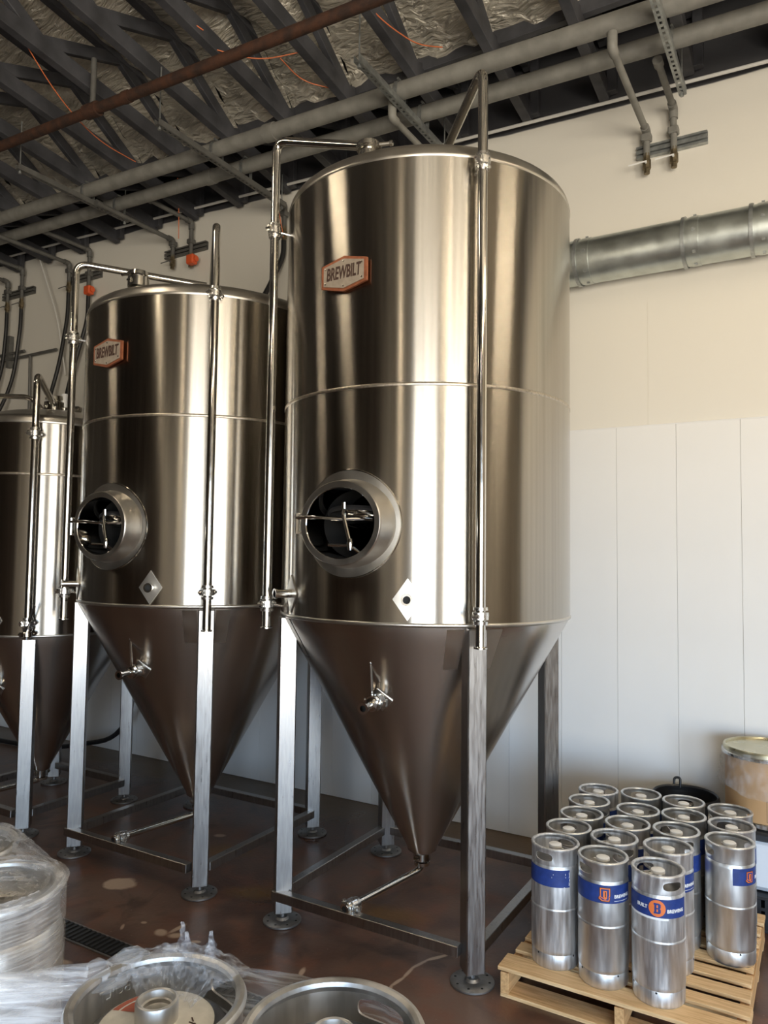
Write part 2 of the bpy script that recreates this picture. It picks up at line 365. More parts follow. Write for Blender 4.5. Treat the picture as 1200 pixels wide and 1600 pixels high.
# ------------------------------------------------------------------ roof: foil bays, trusses
SL = .11
def zb(y): return 5.78 + SL*(4.78-y)
def zt(y): return 6.28 + SL*(4.06-y)
TX = [-.776 - .605*k for k in range(-3, 17)]
ceiling = struct('ceiling', boxb(((XL+XR)/2, (YF+YB)/2, HZ+.1), (XR-XL+.4, YB-YF+.4, .2)), M_wallblack)
M_foil = foil_mat()
def foil_bay(x0, x1):
    bm = B(); nx, ny = 8, 70; y0, y1 = -3.5, 4.86; ph = random.random()*9; vs = []
    for j in range(ny+1):
        y = y0+(y1-y0)*j/ny; row = []
        for i in range(nx+1):
            u = i/nx; sag = .09*sin(pi*u)*(1+.35*sin(y*1.7+ph))
            drop = .29*max(0, (y-4.15)/.71)**1.7; sag *= 1-.9*max(0, (y-4.15)/.71)
            w = .014*sin(y*23+3*sin(u*5+ph)+ph)*(1+max(0, y-3.6)) + random.uniform(-.007, .007)
            row.append(bm.verts.new((x0+(x1-x0)*u, y, zt(y)+.005-sag*.7-drop+w)))
        vs.append(row)
    for j in range(ny):
        for i in range(nx): bm.faces.new((vs[j][i], vs[j][i+1], vs[j+1][i+1], vs[j+1][i]))
    return bm
for i in range(len(TX)-1): obj('foil_panel', foil_bay(TX[i+1], TX[i]), M_foil, ceiling, smooth=60)
obj('foil_panel', foil_bay(TX[0], XR), M_foil, ceiling, smooth=60); obj('foil_panel', foil_bay(XL, TX[-1]), M_foil, ceiling, smooth=60)
obj('roof_deck', boxb(((XL+XR)/2, 5.25, 6.34), (XR-XL, .8, .04)), M_wallblack, ceiling, smooth=0)
obj('roof_deck', boxb(((XL+XR)/2, -5.0, zt(-3.5)+.1), (XR-XL, 3.0, .04)), M_wallblack, ceiling, smooth=0)
NUM = ['first', 'second', 'third', 'fourth', 'fifth', 'sixth', 'seventh', 'eighth', 'ninth', 'tenth', 'eleventh', 'twelfth', 'thirteenth', 'fourteenth', 'fifteenth', 'sixteenth', 'seventeenth']
def make_truss():
    t = empty('roof_truss')
    ys, ye = -3.4, YB-.04
    obj('bottom_chord', bar(B(), (0, ys, zb(ys)), (0, ye, zb(ye)), .075, .125, bev=.004), M_truss, t)
    obj('top_chord', bar(B(), (0, ys, zt(ys)), (0, ye, zt(ye)), .075, .10, bev=.004), M_truss, t)
    y = 4.78
    while y > -3:
        for dy in (.72, -.72):
            a = Vector((0, y, zb(y)+.03)); b = Vector((0, y+dy, zt(y+dy)-.02))
            obj('web', bar(B(), a, b, .05, .095, bev=.004), M_truss, t)
        y -= 1.44
    obj('end_post', boxb((.065, ye-.03, (zb(ye)+zt(ye))/2+.02), (.07, .06, zt(ye)-zb(ye)+.1), bev=.004), M_truss, t)
    return t
tr0 = make_truss()
for i, tx in enumerate(TX):
    t = tr0 if i == 0 else copy_tree(tr0); t.location = (tx, 0, 0)
    if i < 3: tag(t, 'black roof truss right of the perforated strut, past the picture edge', 'truss', 'roof trusses past the right edge')
    else:
        tag(t, 'black timber roof truss over the tanks, %s from the right edge' % NUM[i-3], 'truss', 'black timber roof trusses')
tag(obj('roof_beam', boxb(((XL+XR)/2, 4.89, 5.885), (XR-XL, .06, .11), bev=.004), M_truss), 'long black beam across the trusses where the foil lining ends', 'beam')

# ------------------------------------------------------------------ overhead services
def zp(x): return 5.44 - .0247*(x+1.022)
def pipe_run(name, y, r, x0, x1, dz, m, label, joints):
    t = empty(name, (0, 0, 0))
    obj('pipe', tubeb([(x0, y, zp(x0)+dz), (x1, y, zp(x1)+dz)], r, 20), m, t)
    for j in joints: obj('coupling', tubeb([(j-.05, y, zp(j-.05)+dz), (j+.05, y, zp(j+.05)+dz)], r+.008, 20), m, t)
    return tag(t, label, 'pipe')
pipe_run('supply_pipe', 4.52, .062, -11.2, XR, 0, M_pipe, 'thick grey painted pipe under the trusses, nearer to the camera', [-3.75, .6])
pipe_run('return_pipe', 4.89, .060, -11.2, XR, .03, M_pipe, 'thick grey painted pipe under the trusses, nearer to the wall', [-4.75, .9])
tag(obj('wall_conduit', tubeb([(-11.5, 5.53, 5.90), (-7.65, 5.53, 5.80), (-1.1, 5.53, 5.562), (3, 5.53, 5.42)], .013, 10), M_conduit), 'thin white conduit running along the black band above the wall', 'conduit')
t = empty('sprinkler_pipe')
rp0, rp1 = Vector((-11, 3.7, 5.77)), Vector((-.5, 3.7, 5.45))
def rpz(x): return rp0.z + (rp1.z-rp0.z)*(x-rp0.x)/(rp1.x-rp0.x)
obj('pipe', tubeb([rp0, rp1], .040, 16), M_rust, t)
obj('coupling', tubeb([(-4.93, 3.7, rpz(-4.93)), (-4.79, 3.7, rpz(-4.79))], .056, 16), M_rust, t)
obj('coupling', tubeb([(-4.50, 3.7, rpz(-4.50)), (-4.44, 3.7, rpz(-4.44))], .046, 16), M_rust, t)
obj('riser', tubeb([(-4.86, 3.7, rpz(-4.86)), (-4.86, 3.7, 6.0)], .022, 12), M_pipe2, t)
tag(t, 'rusty brown sprinkler pipe crossing below the trusses', 'pipe')
# perforated strut channels hung on rods
def strut_bm(L, holes=True):
    """U channel along +Y, open upward, web at the bottom, real slots in the web"""
    bm = B(); w, h, th = .045, .045, .004
    box(bm, (-w/2, L/2, h/2), (th, L, h)); box(bm, (w/2, L/2, h/2), (th, L, h))
    n = int(L/.05); 
    box(bm, (-.0155, L/2, 0), (.014, L, th)); box(bm, (.0155, L/2, 0), (.014, L, th))
    for i in range(n+1): box(bm, (0, min(L-.01, .012+i*.05), 0), (.02, .024, th))
    return bm
SX = [(-.775, 3.9, 5.29, 'galvanised perforated strut hanger at upper right above the valve drops', 1), (-2.57, 3.95, 5.3, 'galvanised perforated strut hanger above the large tank', 1),
      (-4.33, 3.87, 5.44, 'grey strut hanger above the middle tank', 0), (-5.965, 3.8, 5.0, 'grey strut hanger above the left tank, its end well short of the wall', 0)]
for x, y0, y1, lab, bright in SX:
    z = zp(x)-.115
    t = empty('strut_hanger', (x, y0, z)); L = y1-y0
    obj('channel', strut_bm(L), M_strut if bright else M_pipe2, t, smooth=0)
    for yy in (.03, L-.04):
        obj('rod', tubeb([(0, yy, -.02), (0, yy, zb(y0+yy)-z)], .006, 8), M_strut, t)
        obj('nut', latheb([(0, -.03), (.014, -.03), (.014, -.012), (0, -.012)], 6, Matrix.Translation((0, yy, .0))), M_strut, t, smooth=0)
    for py, r in ((4.52, .062), (4.89, .060)):
        yy = py-y0; c = .115 if py == 4.52 else .145
        pts = [(0, yy-r-.006, .03), (0, yy-r-.006, c)] + [(0, yy-(r+.006)*cos(a), c+(r+.006)*sin(a)) for a in [k*pi/8 for k in range(1, 8)]] + [(0, yy+r+.006, c), (0, yy+r+.006, .03)]
        bm = B()
        for a, b in zip(pts[:-1], pts[1:]): bar(bm, a, b, .03, .004, up=(1, 0, 0)) if False else bar(bm, a, b, .004, .03, up=(1, 0, 0))
        obj('pipe_strap', bm, M_strut, t, smooth=0)
        obj('strap_bolt', tubeb([(0, yy-.03, c+r+.02), (0, yy+.03, c+r+.02)], .009, 8), M_strut, t)
    tag(t, lab, 'strut')
# drops to the wall with valves
def wall_strut(x0, x1, z, lab, m):
    bm = strut_bm(x1-x0)
    xf(bm, Matrix.Translation((x0, YB-.026, z)) @ Matrix.Rotation(-pi/2, 4, 'Z') @ Matrix.Rotation(pi/2, 4, 'Y') )
    bm.free(); bm = B(); L = x1-x0
    box(bm, ((x0+x1)/2, YB-.003, z), (L, .004, .082)); 
    for dz in (-.041, 0, .041): box(bm, ((x0+x1)/2, YB-.024, z+dz), (L, .04, .005))
    for dz in (-.033, -.008, .008, .033): box(bm, ((x0+x1)/2, YB-.043, z+dz), (L, .004, .012))
    return tag(obj('wall_strut', bm, m, smooth=0), lab, 'strut')
def drop(x, ysrc, zrun, zvalve, lab, m, lever=True, act=False, valve_m=None, rad=.023):
    yw = YB-.085; z0 = zp(x)-.04
    t = empty('valve_drop', (x, yw, zvalve)); O = Vector((-x, -yw, -zvalve))
    def W(*p): return Vector(p)+O
    if zrun < z0-.07:
        obj('pipe', tubeb([W(x, ysrc, z0-.025), W(x, ysrc, zrun), W(x, yw, zrun), W(x, yw, zvalve)], rad, 14, fil=.05), m, t)
        obj('tee', tubeb([W(x, ysrc, z0-.08), W(x, ysrc, z0-.02)], rad+.009, 14), m, t)
        obj('elbow', tubeb([W(x, ysrc, zrun+.06), W(x, ysrc, zrun), W(x, ysrc+.06, zrun)], rad+.008, 14, fil=.04), m, t)
    else:
        obj('pipe', tubeb([W(x, ysrc+.06, zrun), W(x, yw, zrun), W(x, yw, zvalve)], rad, 14, fil=.05), m, t)
        obj('tee', tubeb([W(x, ysrc+.055, zrun), W(x, ysrc+.12, zrun)], rad+.009, 14), m, t)
    obj('elbow', tubeb([W(x, yw-.07, zrun), W(x, yw, zrun), W(x, yw, zrun-.08)], rad+.008, 14, fil=.04), m, t)
    v = obj('valve_body', latheb([(0, -.13), (.022, -.13), (.022, -.10), (.030, -.095), (.030, -.03), (.024, -.025), (.024, .02), (0, .02)], 8), valve_m or M_valve, t, smooth=0)
    if lever:
        bm = B(); tube(bm, [(0, 0, -.06), (0, -.05, -.06)], .008, 8); bar(bm, (.01, -.052, -.06), (-.12, -.052, -.065), .004, .010, up=(0, 0, 1))
        obj('lever', bm, M_white if m is M_pipe else M_pipe2, t, smooth=0)
    if act:
        bm = B(); box(bm, (.045, -.03, -.07), (.10, .08, .10), bev=.012); obj('actuator', bm, M_act, t)
        bm = B(); lathe(bm, [(0, 0), (.03, 0), (.03, .02), (0, .02)], 12, axisM((.095, -.03, -.07), (1, 0, 0))); obj('actuator_cap', bm, M_act, t)
    obj('clamp', boxb((0, 0, .14), (.07, .07, .05), bev=.006), m, t)
    tag(t, lab, 'valve pipe', 'valve drops on the back wall')
    return t
drop(-1.067, 4.52, 5.279, 5.09, 'grey valve drop on the right wall strut, left of its pair', M_pipe)
drop(-.879, 4.89, 5.40, 5.09, 'grey valve drop on the right wall strut, right of its pair', M_pipe)
wall_strut(-1.15, -.66, 5.157, 'galvanised wall strut beneath the right pair of valve drops', M_strut)
drop(-2.63, 4.52, 5.30, 5.09, 'valve drop whose run vanishes behind the large tank top', M_pipe)
drop(-4.42, 4.89, 5.50, 5.27, 'dark valve drop in the gap left of the large tank', M_pipe2)
drop(-5.91, 4.52, 5.46, 5.28, 'dark valve drop above the middle tank, left of the one with orange actuator', M_pipe2)
drop(-5.645, 4.89, 5.60, 5.25, 'dark valve drop with orange actuator above the middle tank', M_pipe2, lever=False, act=True)
wall_strut(-6.08, -5.48, 5.345, 'dark wall strut behind the valve pair above the middle tank', M_pipe2)
drop(-7.61, 4.52, 5.53, 5.30, 'dark valve drop beside the left standpipe of the middle tank', M_pipe2)
drop(-7.253, 4.89, 5.62, 5.20, 'dark valve drop with orange actuator left of the middle tank', M_pipe2, lever=False, act=True)
wall_strut(-7.7, -7.12, 5.345, 'dark wall strut left of the middle tank', M_pipe2)
drop(-8.80, 4.52, 5.52, 5.25, 'leftmost dark valve drop at the picture edge', M_pipe2)
drop(-8.51, 4.89, 5.63, 5.25, 'dark valve drop second from the left picture edge', M_pipe2)
wall_strut(-8.98, -8.35, 5.365, 'leftmost dark wall strut near the picture edge', M_pipe2)
# black hoses
def hose(pts, lab, r=.02): return tag(obj('hose', tubeb(pts, r, 10, fil=.3), M_black), lab, 'hose', 'black hoses at the back wall')
yh = YB-.085
hose([(-8.80, yh, 5.13), (-8.80, yh, 4.9), (-8.86, yh, 4.3), (-8.95, 5.3, 3.6), (-8.95, 4.9, .3)], 'black hose hanging from the leftmost valve drop', .022)
hose([(-8.51, yh, 5.13), (-8.51, yh, 4.9), (-8.62, yh, 4.2), (-8.80, 5.2, 3.2), (-8.7, 5.0, .3)], 'black hose hanging from the second valve drop from the left', .022)
hose([(-7.61, yh, 5.18), (-7.61, yh, 4.9), (-7.66, 5.5, 4.3), (-7.75, 5.45, 3.9), (-7.2, 5.0, 3.2), (-6.0, 4.5, 3.42)], 'black hose from wall valve down onto the left tank', .022)
hose([(-7.253, yh, 5.08), (-7.253, yh, 4.8), (-7.50, 5.5, 4.0), (-7.3, 5.3, 3.5), (-5.9, 4.6, 3.45)], 'black hose from actuator valve behind the middle tank standpipe', .022)
hose([(-4.42, yh, 5.15), (-4.42, yh, 5.0), (-4.55, 5.45, 4.6), (-4.6, 5.2, 4.2), (-4.3, 4.75, 4.03)], 'short black hose looping in the gap beside the large tank', .025)
hose([(-6.3, 5.2, 1.6), (-5.9, 5.25, .75), (-6.2, 5.3, .25), (-7.2, 5.2, .03), (-8.6, 5.1, .03)], 'black hose sagging to the floor between left and middle tank', .024)
# pipe rack on the left of the wall
t = empty('wall_pipe_rack', (-8.3, YB-.04, 3.5))
def Q(x, z): return (x+8.3, -.02, z-3.5)
for a, b in ((Q(-9.3, 4.60), Q(-8.45, 4.60)), (Q(-9.3, 4.52), Q(-7.83, 4.54)), (Q(-8.33, 4.54), Q(-8.30, 3.6))): obj('pipe', tubeb([a, b], .017, 10), M_pipe2, t)
obj('bracket', boxb((-8.777+8.3, 0, 4.63-3.5), (.06, .06, .40)), M_pipe2, t, smooth=0)
tag(t, 'dark pipes on a bracket on the wall above the left tank', 'pipe')
tag(obj('slack_cord', tubeb([(-8.1, 5.5, 5.66), (-7.75, 5.52, 4.9), (-7.62, 5.56, 4.2)], .008, 6, fil=.2), M_conduit), 'pale cord hanging down the wall above the left tank', 'cord')
# orange and red wires in the roof
def wire(pts, lab): return tag(obj('orange_wire', tubeb(pts, .0042, 6, fil=.5), M_wire), lab, 'wire', 'orange wires in the roof')
def yz(y, d=.09): return zb(y)-d
wire([(-5.05, 3.15, 6.0), (-5.15, 3.6, 5.72), (-5.3, 4.1, 5.66), (-5.35, 4.55, 5.70)], 'orange wire sagging below the trusses above the left tank')
wire([(-3.85, 3.2, 6.02), (-3.85, 3.45, 5.92), (-3.75, 3.75, 5.87)], 'short orange wire hanging near the middle of the roof')
wire([(-3.78, 3.9, 5.83), (-3.52, 4.08, 5.76), (-3.22, 4.2, 5.80)], 'smallest orange wire loop above the rusty pipe')
wire([(-3.45, 4.25, 5.86), (-3.4, 4.45, 5.78), (-3.2, 4.65, 5.76)], 'orange wire by the foil just left of the large tank hanger')
wire([(-2.62, 3.9, 5.90), (-2.55, 4.2, 5.80), (-2.42, 4.5, 5.76), (-2.3, 4.66, 5.8)], 'orange wire sagging past the strut above the large tank')
wire([(-4.3, 2.95, 6.06), (-4.1, 3.05, 5.97), (-3.95, 3.1, 6.02)], 'orange wire at the top edge of the picture')
wire([(-5.6, 5.3, 5.95), (-5.62, 5.35, 5.6), (-5.72, 5.45, 5.4)], 'thin red wire dropping to the orange actuator above the middle tank')
wire([(-4.35, 5.3, 5.95), (-4.34, 5.35, 5.4), (-4.3, 5.4, 5.1)], 'thin red wire dropping just left of the large tank')

# round duct on the wall
t = empty('wall_duct', (-.9, YB-.2, 4.34)); DR = .163
segs = [(-3.6, -2.62), (-2.60, -1.47), (-1.45, -.73), (-.71, -.31), (-.29, 1.0)]
for a, b in segs: obj('duct_section', tubeb([(a+.9, 0, 0), (b+.9, 0, 0)], DR, 40), M_galv, t)
for j in (-2.61, -1.46, -.72, -.30):
    bm = B(); tube(bm, [(j-.03+.9, 0, 0), (j+.03+.9, 0, 0)], DR+.004, 40); obj('joint_collar', bm, M_galv, t)
    bm = B()
    for a in (.6, 1.9, 3.0, 3.9, 4.6, 5.6): box(bm, (j+.9, (DR+.004)*cos(a), (DR+.004)*sin(a)), (.02, .016, .016))
    tag(obj('joint_screws', bm, M_strut, t, smooth=0), kind='stuff')
    if j > -2:
        bm = latheb([(DR+.003, -.012), (DR+.012, -.012), (DR+.012, .012), (DR+.003, .012)], 40, axisM((j+.9-.07, 0, 0), (1, 0, 0)), closed=True); obj('hanger_strap', bm, M_strut, t)
        obj('strap_bracket', boxb((j+.9-.07, .12, DR+.0), (.03, .16, .012)), M_strut, t, smooth=0)
tag(t, 'round galvanised duct along the white wall right of the large tank', 'duct')

# ceiling lamps over the unseen part of the hall (real fixtures)
def lamp_mat(c, e):
    m = bpy.data.materials.new('lamp_diffuser'); m.use_nodes = True; p = m.node_tree.nodes['Principled BSDF']
    p.inputs['Base Color'].default_value = (.8, .8, .8, 1); p.inputs['Emission Color'].default_value = (*c, 1); p.inputs['Emission Strength'].default_value = e; return m
M_lamp = lamp_mat((1, .84, .62), LAMP_E); M_lamp_dim = lamp_mat((1, .84, .62), LAMP_E*.42); M_lamph = mat('lamp_housing', (.5, .5, .5), .5)
for i, (x, y) in enumerate([(-4.1, 1.6), (-8.6, .2), (-.9, -4.0), (2.2, -1.0), (2.6, 1.2), (2.9, 3.6)]):
    z = 5.35; t = empty('hall_lamp', (x, y, z))
    obj('housing', boxb((0, 0, .045), (.14, 1.25, .07), bev=.01), M_lamph, t); obj('diffuser', boxb((0, 0, 0), (.11, 1.2, .02)), M_lamp_dim if x < -2 else M_lamp, t, smooth=0)
    obj('cable', tubeb([(0, 0, .08), (0, 0, zb(y)-z)], .005, 6), M_black, t)
    tag(t, 'warm linear lamp hung from the trusses over the hall floor', 'lamp', 'linear hall lamps behind the camera')

# ================================================================== fermenter tanks
def ring_on_shell(R, a0, z0, ro, ri, t0, t1, ey=1, seg=64, dep=.0):
    """elliptical collar that follows the shell: outer radius ro, inner ri, from shell surface +t0 to +t1"""
    bm = B(); rows = []
    for rr, t in ((ri, t0), (ri, t1), ((ri+ro)/2, t1), (ro-.006, t1), (ro, t0)):
        row = []
        for k in range(seg):
            a = 2*pi*k/seg; u = rr*cos(a); v = rr*ey*sin(a); rad = R+t
            th = a0 + math.asin(max(-1, min(1, u/R)))
            row.append(bm.verts.new((rad*cos(th), rad*sin(th), z0+v)))
        rows.append(row)
    for i in range(len(rows)):
        a, b = rows[i], rows[(i+1) % len(rows)]
        for k in range(seg): bm.faces.new((a[k], a[(k+1) % seg], b[(k+1) % seg], b[k]))
    return bm
def clamp_bm(p, d, r=.0262, stand=None, bolts=True):
    """sanitary clamp round a tube at p along d, optional standoff rod to point"""
    bm = B(); M = axisM(p, d)
    k = r/.0262
    lathe(bm, [(r, -.044*k), (r+.010*k, -.044*k), (r+.012*k, -.028*k), (r, -.026*k)], 20, M, closed=True)
    lathe(bm, [(r, .026*k), (r+.012*k, .028*k), (r+.010*k, .044*k), (r, .044*k)], 20, M, closed=True)
    lathe(bm, [(r, -.022*k), (r+.015*k, -.019*k), (r+.015*k, .019*k), (r, .022*k)], 20, M, closed=True)
    x, y, z = frame_from(d)
    if bolts:
        for s in (1, -1):
            c = Vector(p)+x*s*(r+.032); tube(bm, [c-y*.018, c+y*.018], .010, 8); MM = M.copy(); MM.translation = Vector(p)+x*s*(r+.022); box(bm, None, (.030, .020, .034), M=MM)
    if stand is not None: tube(bm, [p, stand], .007, 8)
    return bm
def diamond(R, a0, z0, w, h, t=.006):
    bm = prism(B(), [(-w, 0), (0, -h), (w, 0), (0, h)], t)
    bmesh.ops.subdivide_edges(bm, edges=bm.edges[:], cuts=3, use_grid_fill=True)
    for v in bm.verts: v.co.z = v.co.z if v.co.z > .001 else -.003
    return bend(bm, R+.001, a0, z0)
def make_tank(name, cx, cy, R, s, zbtm, zring, zrim, ztip, label, sign_z=None, sign_a=None, manway=True, posts=True, detail=True, dia_z=1.922):
    T = empty(name, (cx, cy, 0)); tag(T, label, 'tank')
    K = R/.89
    sh = obj('shell', latheb([(R, zbtm), (R, zbtm+.02)] + [(R, zbtm+.02+(zrim-zbtm-.02)*k/16) for k in range(1, 17)], 160), M_shell, T, smooth=60)
    for zz in (zring,):
        obj('weld_seam', latheb([(R-.002, zz-.012), (R+.0022, zz-.007), (R+.0030, zz), (R+.0022, zz+.007), (R-.002, zz+.012)], 160), M_weld, T, smooth=60)
    obj('weld_seam', latheb([(R-.004, zbtm-.010), (R+.004, zbtm-.005), (R+.005, zbtm+.003), (R+.003, zbtm+.010), (R-.003, zbtm+.014)], 160), M_head, T, smooth=60)
    # dished top head
    hp = [(R, zrim-.012), (R+.004, zrim-.004), (R+.003, zrim+.006)]
    for k in range(1, 9): a = k*pi/16*.92; hp.append((R-.075*K+.075*K*cos(a), zrim+.006+.075*K*sin(a)))
    r1, z1 = hp[-1]
    for k in range(1, 11): u = k/10; hp.append((r1*(1-u), z1 + .17*K*(1-(1-u)**2)))
    obj('top_head', latheb(hp, 160), M_head, T, smooth=60)
    def dome(r): return z1 + .17*K*(1-(r/r1)**2) if r < r1 else z1
    # cone
    rt = .10*K
    cp = [(R-.002, zbtm+.004), (R-.004, zbtm-.006)] + [(R-.004+(rt-R)*k/14, zbtm-.006+(ztip+.05-zbtm)*k/14) for k in range(1, 15)] + [(rt*.9, ztip+.02), (rt*.62, ztip), (.03, ztip-.005)]
    obj('cone', latheb(cp, 160), M_cone, T, smooth=60)
    def cone_r(z): return R-.004 + (rt-R)*(zbtm-.006-z)/(zbtm-ztip-.056)
    # legs, feet, rails
    LW = .102
    for ax, ay in ((-1, -1), (1, -1), (1, 1), (-1, 1)):
        px, py = ax*s, ay*s
        lg = obj('leg', boxb((px, py, (.06+zbtm-.015)/2), (LW, LW, zbtm-.015-.06), rz=pi/4, bev=.006), M_leg, T)
        if s > .55:
            a = math.atan2(ay, ax)
            for sg in (1, -1):
                bm = B(); zz0, zz1 = zbtm-.02, zbtm-.24; da = .115*sg/R
                q = [Vector((cone_r(z)*1.004*cos(a+d), cone_r(z)*1.004*sin(a+d), z)) for z in (zz0, zz1) for d in (da*.55, da*1.35)]
                vs = [bm.verts.new(v) for v in q]; bm.faces.new((vs[0], vs[1], vs[3], vs[2])); obj('pad_plate', bm, M_head, lg)
        ft = obj('foot', latheb([(0, 0), (.108, 0), (.112, .004), (.112, .012), (.106, .016), (.04, .018), (.03, .03), (0, .03)], 36, Matrix.Translation((px, py, 0))), M_foot, T)
        obj('stem', tubeb([(px, py, .02), (px, py, .075)], .014, 10), M_foot, ft)
        bm = B()
        for k in range(8): lathe(bm, [(0, .0176), (.007, .0176)], 8, Matrix.Translation((px+.088*cos(k*pi/4+.2), py+.088*sin(k*pi/4+.2), 0)))
        for f in bm.faces: pass
        tag(obj('bolt_holes', bm, M_dark, ft, smooth=0), kind='stuff')  # flat dark discs painted in place of the shaded holes
    zr = .165; rs = .055
    for a, b in (((-s-.03, -s-.045), (s-.05, -s-.045)), ((s+.02, -s+.04), (s+.02, s-.04)), ((-s+.04, s), (s-.04, s)), ((-s-.01, -s+.04), (-s-.01, s-.04))):
        obj('rail', bar(B(), (*a, zr), (*b, zr), rs, rs, bev=.003), M_leg, T)
    # manway
    if manway:
        a0 = -pi/2; zc = 2.312; ix, iz = .212, .185
        cb = latheb([(0, -.3), (1, -.3), (1, .3), (0, .3)], 64, axisM((0, -R, zc), (0, -1, 0)) @ Matrix.Diagonal((ix+.008, iz+.008, 1, 1)))
        cut(sh, cb)
        ln = obj('added_dark_liner', latheb([(R-.05, zbtm+.02), (R-.05, zrim-.05)], 96), M_dark, T, smooth=60)  # liner added inside the shell, near-black so the open manway looks unlit
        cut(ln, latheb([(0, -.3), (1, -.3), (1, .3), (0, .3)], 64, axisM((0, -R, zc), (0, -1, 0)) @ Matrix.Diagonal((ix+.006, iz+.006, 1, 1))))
        pad = obj('manway_pad', ring_on_shell(R, a0, zc, .300, .225, -.002, .006, ey=.965), M_head, T, smooth=40)
        obj('pad_weld', ring_on_shell(R, a0, zc, .302, .294, 0, .009, ey=.965), M_pol, pad, smooth=40)
        yo = -R-.085; MM = axisM((0, yo, zc), (0, -1, 0))
        def E(prof, m, n, par, ex=1, ey=1):
            bm = B(); rows = []
            for (rx, rz, zz) in prof: rows.append([bm.verts.new(MM @ Vector((rx*cos(2*pi*k/64), rz*sin(2*pi*k/64), zz))) for k in range(64)])
            for i in range(len(rows)-1):
                for k in range(64): bm.faces.new((rows[i][k], rows[i][(k+1) % 64], rows[i+1][(k+1) % 64], rows[i+1][k]))
            return obj(n, bm, m, par, smooth=40)
        nk = E([(ix+.002, iz+.002, -.004), (ix+.004, iz+.004, 0), (ix+.034, iz+.034, 0), (ix+.038, iz+.038, -.004), (ix+.040, iz+.040, -.012), (ix+.050, iz+.050, -.075), (ix+.056, iz+.056, -.088), (ix+.062, iz+.062, -.118)], M_head, 'manway_neck', T)
        E([(ix, iz, -.17), (ix, iz, -.006), (ix+.002, iz+.002, -.004)], M_mirror, 'manway_throat', nk)
        # inward opened door: dished oval plate tipped back inside
        DM = Matrix.Translation((.02, -R+.17, zc+.045)) @ Matrix.Rotation(radians(-14), 4, 'X')
        dr = empty('manway_door', (0, 0, 0), parent=T)
        bm = B(); prof = [(.0, -.05), (.12, -.045), (.19, -.02), (.205, .0), (.215, .004), (.222, -.004), (.222, -.02), (.205, -.026), (.19, -.030)]
        lathe(bm, prof, 48, DM, ex=1, ey=.86); obj('door_plate', bm, M_pol, dr, smooth=40)
        bm = B(); lathe(bm, [(.222, -.02), (.232, -.01), (.226, .006), (.214, .004)], 48, DM, closed=True, ex=1, ey=.86); obj('door_gasket', bm, M_black, dr)
        hx = -ix-.055
        bm = tubeb([(hx, yo-.004, zc-.055), (hx, yo-.004, zc+.055)], .011, 10)
        for dz in (-.052, .052): tube(bm, [(hx, yo-.004, zc+dz), (hx+.035, yo+.03, zc+dz)], .008, 8)
        obj('hinge', bm, M_pol, dr)
        obj('arm', tubeb([(hx, yo-.006, zc+.03), (hx+.12, yo-.012, zc+.032), (hx+.25, yo+.03, zc+.02), (hx+.34, yo+.10, zc+.025), (.12, yo+.14, zc+.02)], .010, 10, fil=.06), M_pol, dr)
        bm = tubeb([(.0, yo+.05, zc+.085), (.005, yo+.03, zc+.05), (.06, yo+.015, zc-.10)], .011, 10, fil=.02)
        lathe(bm, [(0, -.02), (.016, -.02), (.016, .02), (0, .02)], 12, Matrix.Translation((0, yo+.05, zc+.09)))
        obj('yoke', bm, M_pol, dr)
        bm = tubeb([(-.07, yo+.012, zc-.115), (.06, yo+.012, zc-.118)], .009, 10); lathe(bm, [(0, -.035), (.014, -.03), (.02, 0), (.014, .03), (0, .035)], 12, Matrix.Translation((.065, yo+.012, zc-.112)))
        tube(bm, [(.065, yo+.012, zc-.12), (.14, yo+.02, zc-.165)], .008, 8); obj('handle', bm, M_pol, dr)
    # nameplate
    if sign_z:
        w, h1, h2 = .150, .062, .098
        MM = Matrix.Translation((cos(sign_a)*(R+.004), sin(sign_a)*(R+.004), sign_z)) @ Matrix.Rotation(sign_a+pi/2, 4, 'Z') @ Matrix.Rotation(pi/2, 4, 'X')
        hexa = lambda k: [(-w+k, -h1+k*.6), (0, -h2+k), (w-k, -h1+k*.6), (w-k, h1-k*.6), (0, h2-k), (-w+k, h1-k*.6)]
        npz = obj('nameplate', prism(B(), hexa(0), .014, MM), M_copper, T, smooth=0)
        obj('plate_face', prism(B(), hexa(.017), .004, MM @ Matrix.Translation((0, 0, .014))), M_plate, npz, smooth=0)
        lt = text_mesh('BREWBILT', .098, .001, .50, .12, off=.0022); obj('lettering', xf(lt, MM @ Matrix.Translation((0, .004, .0195))), M_ink, npz, smooth=0)
        bm = B()
        for u, v in ((-w+.03, -h1+.022), (w-.03, -h1+.022), (-w+.03, h1-.022), (w-.03, h1-.022), (0, h2-.03), (0, -h2+.03)): lathe(bm, [(0, .005), (.004, .004), (.006, 0)], 8, MM @ Matrix.Translation((u, v, .018)))
        tag(obj('rivets', bm, M_pol, npz), kind='stuff')
    # sample ports with diamond pads
    def port(a, z, lng, r=.024, parent=T, w=.078, h=.108):
        pl = obj('port_plate', diamond(R, a, z, w, h), M_head, parent, smooth=20)
        d = Vector((cos(a), sin(a), 0)); M = axisM(d*(R-.004)+Vector((0, 0, z)), d)
        obj('port', latheb([(r-.004, 0.012), (r-.004, lng), (r+.006, lng), (r+.006, lng-.012), (r, lng-.014), (r, 0)], 24, M), M_pol, pl)
        obj('port_bore', latheb([(0, .011), (r-.003, .011)], 24, M), M_dark, pl)
    port(radians(-68.2), dia_z, .045)
    port(radians(-121), dia_z, .11)
